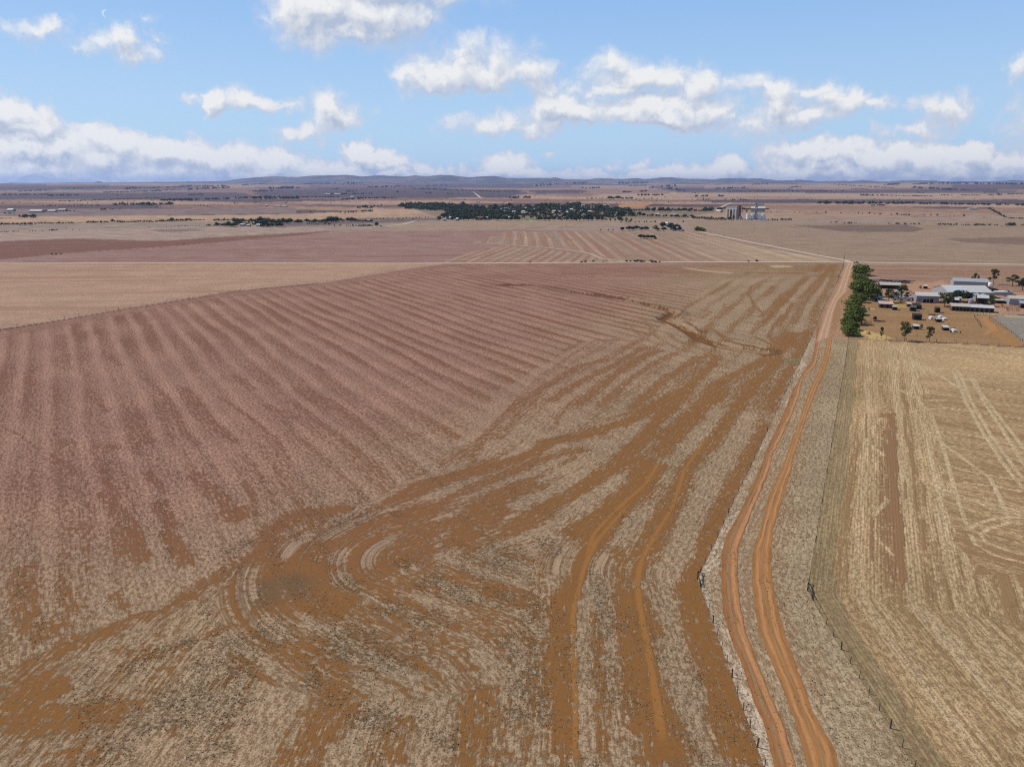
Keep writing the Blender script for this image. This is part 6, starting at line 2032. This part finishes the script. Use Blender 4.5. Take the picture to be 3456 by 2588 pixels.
ute('utility_car', P(*c2(470, 545)), .3, 'white car parked at the left end of the big white shed', 'white_paint')
ute('utility_car', P(2889, 888.5), -.1, 'small pale car driving at the crossroads beside the dark spreading pine', 'blue_iron')
ute('utility_car', P(*c2(1670, 672)), .2, 'dark old car parked above the cream roofed shed', 'dark_wall')
ute('utility_car', P(*c2(1770, 670)), .5, 'red car parked right of the dark one above the cream roofed shed', 'red_paint')
q = P(*c1(792, 850))
ute('utility_car', q, .1, 'cream car parked left of the small white roofed house', 'cream_iron')
# white covered boat on a trailer by the yard wall
e = empty('boat_trailer', P(*c2(1510, 625)), -.25, 'white covered boat on a trailer beside the yard wall', 'boat')
b = MB()
k = 0
secs = [(-4.2, .2, .6), (-3.4, 1.1, 1.0), (-1, 1.45, 1.25), (2, 1.45, 1.3), (4.2, 1.3, 1.2)]
for x, hw, hh in secs:
    b.v += [(x, -hw * .5, .6), (x, -hw, 1.1), (x, -hw * .7, 1.1 + hh * .75), (x, 0, 1.1 + hh), (x, hw * .7, 1.1 + hh * .75), (x, hw, 1.1), (x, hw * .5, .6)]
for s_ in range(len(secs) - 1):
    for i in range(7):
        j = (i + 1) % 7
        b.f.append((s_ * 7 + i, s_ * 7 + j, s_ * 7 + 7 + j, s_ * 7 + 7 + i))
        b.m.append(0)
b.f += [tuple(range(7)), tuple(28 + i for i in reversed(range(7)))]
b.m += [0, 0]
b.build('hull', [MATS['white_paint']], e, False)
for y in (-1.1, 1.1):
    wheel(e, .8, y, .4)
# orange auger
e = empty('grain_auger', P(*c1(1640, 770)), .2, 'orange grain auger leaning beside the right grain bin', 'grain auger')
b = MB()
b.tube((-4.2, 0, 4.6), (3.4, 0, .5), .22, .22, 8)
b.box(2.6, -.5, .3, 3.8, .5, 1.0)
b.build('tube', [MATS['orange_paint']], e)
b = MB()
b.tube((0, -1, .5), (-1.2, 0, 2.9), .08, .08, 5)
b.tube((0, 1, .5), (-1.2, 0, 2.9), .08, .08, 5)
b.build('undercarriage', [MATS['orange_paint']], e)
for y in (-1.05, 1.05):
    wheel(e, 0, y, .5)
# farm gate at the verge, left of the pine row
e = empty('farm_gate', P(*c1(330, 890)), .25, 'small open gate and posts on the verge left of the pine row', 'gate')
b = MB()
for z in (.3, .6, .9, 1.2):
    b.tube((0, 0, z), (3.6, .5, z), .035, .035, 5)
for x in (0, 1.8, 3.6):
    b.tube((x, x * .139, .25), (x, x * .139, 1.25), .035, .035, 5)
b.build('gate_frame', [MATS['rust']], e)
for x, y in ((-.15, 0), (3.9, .55), (5.5, .8)):
    b = MB()
    b.tube((x, y, -.3), (x, y, 1.7), .12, .1, 7)
    b.build('post', [MATS['post_wood']], e)

# ------------------------------------------------------------------ grain silos beyond the town
s7 = lambda x, y: (2400 + x / 7.373, 680 + y / 7.373)
A_, B_ = P(*s7(345, 428)), P(*s7(635, 440))
d = B_ - A_
L_ = hypot(d[0], d[1])
e = empty('concrete_silo', A_, atan2(d[1], d[0]), 'tall concrete grain silo block with dark lift tower at the edge of the town', 'grain silo')
nC = 4
rC = L_ / nC / 2
Hs = 19.5
for rw_ in range(2):
    for k in range(nC):
        b = MB()
        b.lathe([(rC * .985, -.2), (rC * .985, Hs)], 20, c=((k + .5) * 2 * rC, rC + rw_ * 2 * rC, 0))
        b.poly([(rC * .985 * cos(2 * pi * i / 20) + (k + .5) * 2 * rC, rC * .985 * sin(2 * pi * i / 20) + rC + rw_ * 2 * rC, Hs) for i in range(20)])
        b.build('cell', [MATS['concrete']], e, False)
b = MB()
b.box(-.2, .4, Hs, L_ * .93, 4 * rC - .4, Hs + 1.4, 0)
b.build('parapet', [MATS['white_iron']], e)
b = MB()
b.box(.4, 1.5, Hs + 1.4, L_ * .92, 4 * rC - 1.5, Hs + 4.6, 0)
b.build('headhouse', [MATS['blue_iron']], e)
b = MB()
b.box(L_ - rC * .3, rC * .3, -.2, L_ + rC * .9, rC * 2.6, Hs + 8.2, 0)
b.build('lift_tower', [MATS['brick']], e)
b = MB()
b.box(L_ * .41, -.3, -.2, L_ * .50, .6, Hs - 2, 0)
b.build('chute', [MATS['dark_wall']], e)
b = MB()
b.box(L_ * .66, -1.2, -.2, L_ * .74, .6, 8, 0)
b.build('chute', [MATS['dark_wall']], e)
shed('silo_office', s7(630, 438), s7(712, 442), 7, 5, 1, 'dark low shed against the foot of the concrete silo', 'blue_iron', 'grey_iron')
for k, (x0, x1) in enumerate(((862, 960), (980, 1075), (1122, 1225), (1245, 1350))):
    silo('white_silo', *s7((x0 + x1) / 2, 448), s7(0, 298)[1], (x1 - x0) / 7.373, ['leftmost white cylindrical silo with conical top', 'white silo left of the grey elevator tower', 'white silo right of the grey elevator tower', 'rightmost white cylindrical silo, below the long shed'][k], 'white grain silos', False, 'white_paint', conef=.18)
e = empty('elevator_tower', P(*s7(1098, 450)), 0, 'grey steel elevator tower between the white silos with gantry', 'elevator tower')
b = MB()
for x in (-2, 2):
    for y in (-2, 2):
        b.tube((x, y, -.2), (x, y, 26), .35, .35, 6)
for k in range(8):
    z = k * 3.2
    for sx in (-2, 2):
        b.tube((sx, -2, z), (sx, 2, z + 3.2), .2, .2, 5)
    for sy in (-2, 2):
        b.tube((-2, sy, z), (2, sy, z + 3.2), .2, .2, 5)
b.box(-1.3, -1.3, 0, 1.3, 1.3, 22)
b.build('frame', [MATS['grey_wall']], e)
b = MB()
b.box(-2.4, -2.4, 24, 2.4, 2.4, 28.5)
b.build('cabin', [MATS['grey_wall']], e)
b = MB()
b.box(-26, -.8, 20.4, 26, .8, 22.0)
b.build('gantry', [MATS['dark_wall']], e)
shed('storage_shed', s7(990, 258), s7(1338, 262), 26, 7, 6, 'very long white roofed storage shed beyond the white silos', 'grey_wall', 'white_iron')
for i, (x, y) in enumerate([(1515, 238), (1560, 252), (1600, 235), (1615, 262), (1660, 240), (1700, 250), (1745, 245), (1800, 250), (1835, 245), (1870, 248), (1940, 250), (1975, 255), (1530, 258)]):
    silo('field_bin', *s7(x, y), s7(0, y - 30)[1], 34 / 7.373, 'small white field bin in the cluster right of the long storage shed', 'field bins', True, 'white_paint', 'field bin')
shed('siding_house', s7(108, 262), s7(222, 268), 9, 3, 3, 'white roofed house at the end of the dark belt left of the concrete silo', 'lilac_wall', 'white_iron', 'house')

# ------------------------------------------------------------------ town houses: each with wall, roof and windows; few pixels each
HOUSES = CR([(40, 148), (100, 168), (25, 205), (190, 210), (290, 200), (330, 240), (400, 238), (410, 140), (500, 185), (545, 160), (655, 135), (780, 240), (930, 205), (990, 190), (1030, 212), (950, 225), (1115, 135), (1180, 212), (1070, 150), (1260, 168), (1220, 165), (1300, 138), (1490, 188), (1600, 205), (1660, 215), (1490, 85), (1130, 160), (1980, 228), (2120, 205), (2050, 200), (2130, 240), (130, 130), (70, 110), (250, 180), (350, 205), (480, 95)], 1700, 680, 5.53) + \
    CR([(1880, 155), (1985, 140), (2035, 160), (1960, 205), (2120, 210), (2060, 125), (945, 330), (830, 355), (1060, 350), (1430, 335), (1510, 330), (1610, 335), (2040, 330)], 1350, 680, 5.53) + \
    CR([(1270, 410), (1400, 412), (1420, 415), (940, 390), (640, 385), (520, 400)], 1700, 560, K2)
cols = ['white_iron', 'cream_iron', 'grey_iron', 'grey_iron', 'red_roof']
for i, (x, y) in enumerate(HOUSES):
    w_ = random.uniform(6.5, 12)
    rf = cols[min(4, int(random.random() ** 1.6 * 5))]
    nm = {'white_iron': 'white', 'cream_iron': 'cream', 'grey_iron': 'grey', 'red_roof': 'red'}[rf]
    shed('town_house', (x - w_ / 2, y + 2), (x + w_ / 2, y + 2 + random.uniform(-.15, .25)), random.uniform(8, 12), random.uniform(3.2, 4.2), random.uniform(1.8, 3), '%s roofed house half hidden among the town trees' % nm, 'cream_iron' if random.random() < .6 else 'stone_wall', rf, 'house', windows=((.25, 1.1, 1.6, 1.2), (.75, 1.1, 1.6, 1.2)), doors=((.5, 1.1, 2.1),), group='%s roofed town houses' % nm)
shed('hill_house', CR([(1870, 92)], 1700, 680, 5.53)[0], CR([(1975, 90)], 1700, 680, 5.53)[0], 10, 3.5, 2, 'white roofed building on the orange rise behind the town', 'stone_wall', 'white_iron', 'house', windows=((.3, 1, 2, 1.2), (.7, 1, 2, 1.2)))
# scattered homesteads
for (o, k, x0, x1, y, dep, h, ri, lab) in (
        (X2, K2, 242, 342, 388, 16, 5, 4, 'long white shed of the far left homestead'), (X2, K2, 392, 455, 384, 14, 4, 3, 'white shed in front of the dark trees at the far left homestead'), (X2, K2, 478, 540, 374, 14, 4, 3, 'white shed at the right of the far left homestead'), (X2, K2, 56, 104, 378, 14, 5, 4, 'white roofed barn alone at the far left'),
        (X2, K2, 1990, 2025, 500, 10, 3.5, 2, 'white roofed house in the trees of the left homestead'), (X2, K2, 2045, 2070, 503, 8, 3, 1.5, 'small white shed in the trees of the left homestead'), (X2, K2, 2094, 2114, 488, 8, 4, 2, 'white gable above the trees of the left homestead'), (X2, K2, 2125, 2150, 500, 10, 3, 2, 'grey white house at the right of the left homestead'),
        (X3, K2, 2, 28, 488, 8, 3, 1.5, 'white shed under the trees at the left of the creek flat'), (X3, K2, 40, 92, 502, 9, 3, 1.5, 'low white roofed shed before the creek flat trees'), (X3, K2, 110, 128, 336, 10, 4, 2, 'left white shed of the three on the purple plain'), (X3, K2, 190, 235, 340, 12, 4, 2, 'middle white shed of the three on the purple plain'), (X3, K2, 246, 285, 341, 12, 4, 3, 'right white shed of the three on the purple plain'),
        (X3, K2, 600, 650, 242, 20, 8, 5, 'far white shed at the homestead below the hills'), (X3, K2, 680, 730, 242, 20, 8, 5, 'second far white shed at the homestead below the hills'), (X3, K2, 815, 842, 268, 14, 8, 4, 'white roof above the far belt of trees'), (X3, K2, 870, 895, 350, 10, 3, 2, 'white roofed house in the clump beside the young trees'), (X3, K2, 962, 980, 352, 8, 3, 2, 'small white house right of the clump beside the young trees'),
        (X3, K2, 938, 962, 460, 8, 3, 1.5, 'low white roof among the creek flat trees'), (X3, K2, 965, 992, 463, 8, 3, 1.5, 'second low white roof among the creek flat trees'), (X3, K2, 1708, 1730, 332, 10, 4, 2, 'white house on the orange stubble behind the plantation'),
        (X5, K5, 1760, 1830, 362, 12, 4, 2, 'long grey white shed on the dark field at the far right'), (X5, K5, 255, 282, 193, 24, 10, 6, 'far white shed on the right plain'), (X5, K5, 322, 348, 196, 24, 10, 6, 'second far white shed on the right plain'), (X4, K2, 1520, 1534, 166, 24, 10, 6, 'lone white shed on the far rise beyond the silos')):
    shed('farm_building', (o[0] + x0 / k, o[1] + y / k), (o[0] + x1 / k, o[1] + y / k + .02), dep, h * .8, ri * .75, lab, 'grey_wall', 'cream_iron' if len(lab) % 2 else 'white_iron', 'farm building')
shed('homestead', mc(1330, 258), mc(1440, 262), 9, 3, 2, 'white walled homestead hidden in the middle distance clump', 'white_iron', 'grey_iron', 'house', windows=((.3, 1, 1.4, 1.1), (.7, 1, 1.4, 1.1)), doors=((.5, 1.1, 2),))
shed('tiny_shed', mc(1130, 150), mc(1190, 152), 6, 4, 2, 'white gable showing between the tall homestead trees', 'white_iron', 'white_iron', 'shed')
ute('utility_car', P(*mc(935, 272)), .4, 'white car parked left of the hidden homestead', 'white_paint')


# ------------------------------------------------------------------ loose growth: tufts and matted stubble
def tuft_mesh(name, px, py, size, mt, seed, nb=5, hgt=.8):
    r = np.random.default_rng(seed)
    n = len(px)
    c = np.stack([px, py, np.zeros(n)], -1)
    out = []
    for k in range(nb):
        a = r.uniform(0, 2 * pi, n)
        l = size * r.uniform(.5, 1.1, n)
        h = size * hgt * r.uniform(.4, 1.1, n)
        off = np.stack([r.normal(size=n) * size * .35, r.normal(size=n) * size * .35, np.zeros(n)], -1)
        u = np.stack([np.cos(a), np.sin(a), np.zeros(n)], -1) * l[:, None] * .5
        tip = np.stack([np.cos(a + 1.6) * h * .6, np.sin(a + 1.6) * h * .6, h], -1)
        p = c + off
        out.append(np.stack([p - u, p + u, p + u * .5 + tip, p - u * .6 + tip * .8], 1))
    V = np.concatenate(out).reshape(-1, 3)
    me = np_mesh(name, V, np.arange(len(V)).reshape(-1, 4), smooth=False)
    fattr(me, 'tint', np.repeat(r.random(len(V) // 4), 4))
    me.materials.append(MATS[mt])
    return me


leaf_mat('dry_stalks', (.26, .19, .10), (.46, .35, .22))
leaf_mat('green_weeds', (.07, .075, .025), (.17, .165, .07))
rr_ = np.random.default_rng(99)


def scatter(n, x0, x1, y0, y1, prob):
    X, Y = rr_.uniform(x0, x1, n), rr_.uniform(y0, y1, n)
    keep = rr_.random(n) < prob(X, Y)
    return X[keep], Y[keep]


# clumps follow the dark matted stubble painted above (nearest ground vertex lookup on a coarse grid)
gx0, gy0, cell = -150, 60, .8
gw, gh = int(320 / cell), int(280 / cell)
T2 = np.zeros((gh, gw))
S2 = np.ones((gh, gw))
sel = (GX > gx0) & (GX < gx0 + 320) & (GY > gy0) & (GY < gy0 + 280)
ix, iy = ((GX[sel] - gx0) / cell).astype(int), ((GY[sel] - gy0) / cell).astype(int)
np.maximum.at(T2, (iy, ix), np.where(mA[sel], tuft[sel], 0))
np.minimum.at(S2, (iy, ix), soil[sel])


def pr_field(X, Y):
    a, b_ = ((Y - gy0) / cell).astype(int).clip(0, gh - 1), ((X - gx0) / cell).astype(int).clip(0, gw - 1)
    return np.clip((T2[a, b_] - .35) * 1.6, 0, 1) * (S2[a, b_] < .75) * (.25 + fbm(X / 2.5, Y / 2.5, 4, 3) ** 2 * 2)


X, Y = scatter(70000, -110, 60, 68, 200, pr_field)
tag(link('stubble_clumps', tuft_mesh('stubble_clumps', X, Y, .17, 'dry_stalks', 5, 5, .6)), 'dark matted clumps of stubble over the big paddock', 'stubble', kind='stuff')


def pr_verge(X, Y):
    d1, _, s1 = dist_poly(X, Y, LFW)
    d2, _, s2 = dist_poly(X, Y, RFW)
    ok = (s1 < 0) & (s2 > 0)
    return ok * np.where(d2 < 8, .8, np.where(d1 < 4, .55, .16)) * (.3 + fbm(X / 3, Y / 3, 9, 3))


X, Y = scatter(26000, 25, 135, 68, 300, pr_verge)
tag(link('dry_grass', tuft_mesh('dry_grass', X, Y, .22, 'dry_stalks', 6, 5, .6)), 'dry tufted grass on the verge between the two fences', 'dry grass', kind='stuff')
X, Y = scatter(14000, 25, 135, 68, 300, lambda X, Y: pr_verge(X, Y) * (fbm(X / 6, Y / 6, 19, 3) > .54))
tag(link('green_weeds', tuft_mesh('green_weeds', X, Y, .22, 'green_weeds', 7, 4, .6)), 'olive green weeds along the edges of the dirt tracks', 'weeds', kind='stuff')

# ------------------------------------------------------------------ the air between here and the hills
b = MB()
b.box(-40000, -3000, -40, 40000, 45000, 420)
hz_ = b.build('haze', [])
hm_ = bpy.data.materials.new('air')
hm_.use_nodes = True
t = NT(hm_.node_tree)
t.n.clear()
pvn = t.new('ShaderNodeVolumePrincipled')
pvn.inputs['Color'].default_value = (.42, .60, 1.0, 1)
pvn.inputs['Density'].default_value = 2.9e-5
pvn.inputs['Anisotropy'].default_value = .3
ou = t.new('ShaderNodeOutputMaterial')
t.l.new(pvn.outputs[0], ou.inputs['Volume'])
hz_.data.materials.append(hm_)
tag(hz_, kind='stuff')
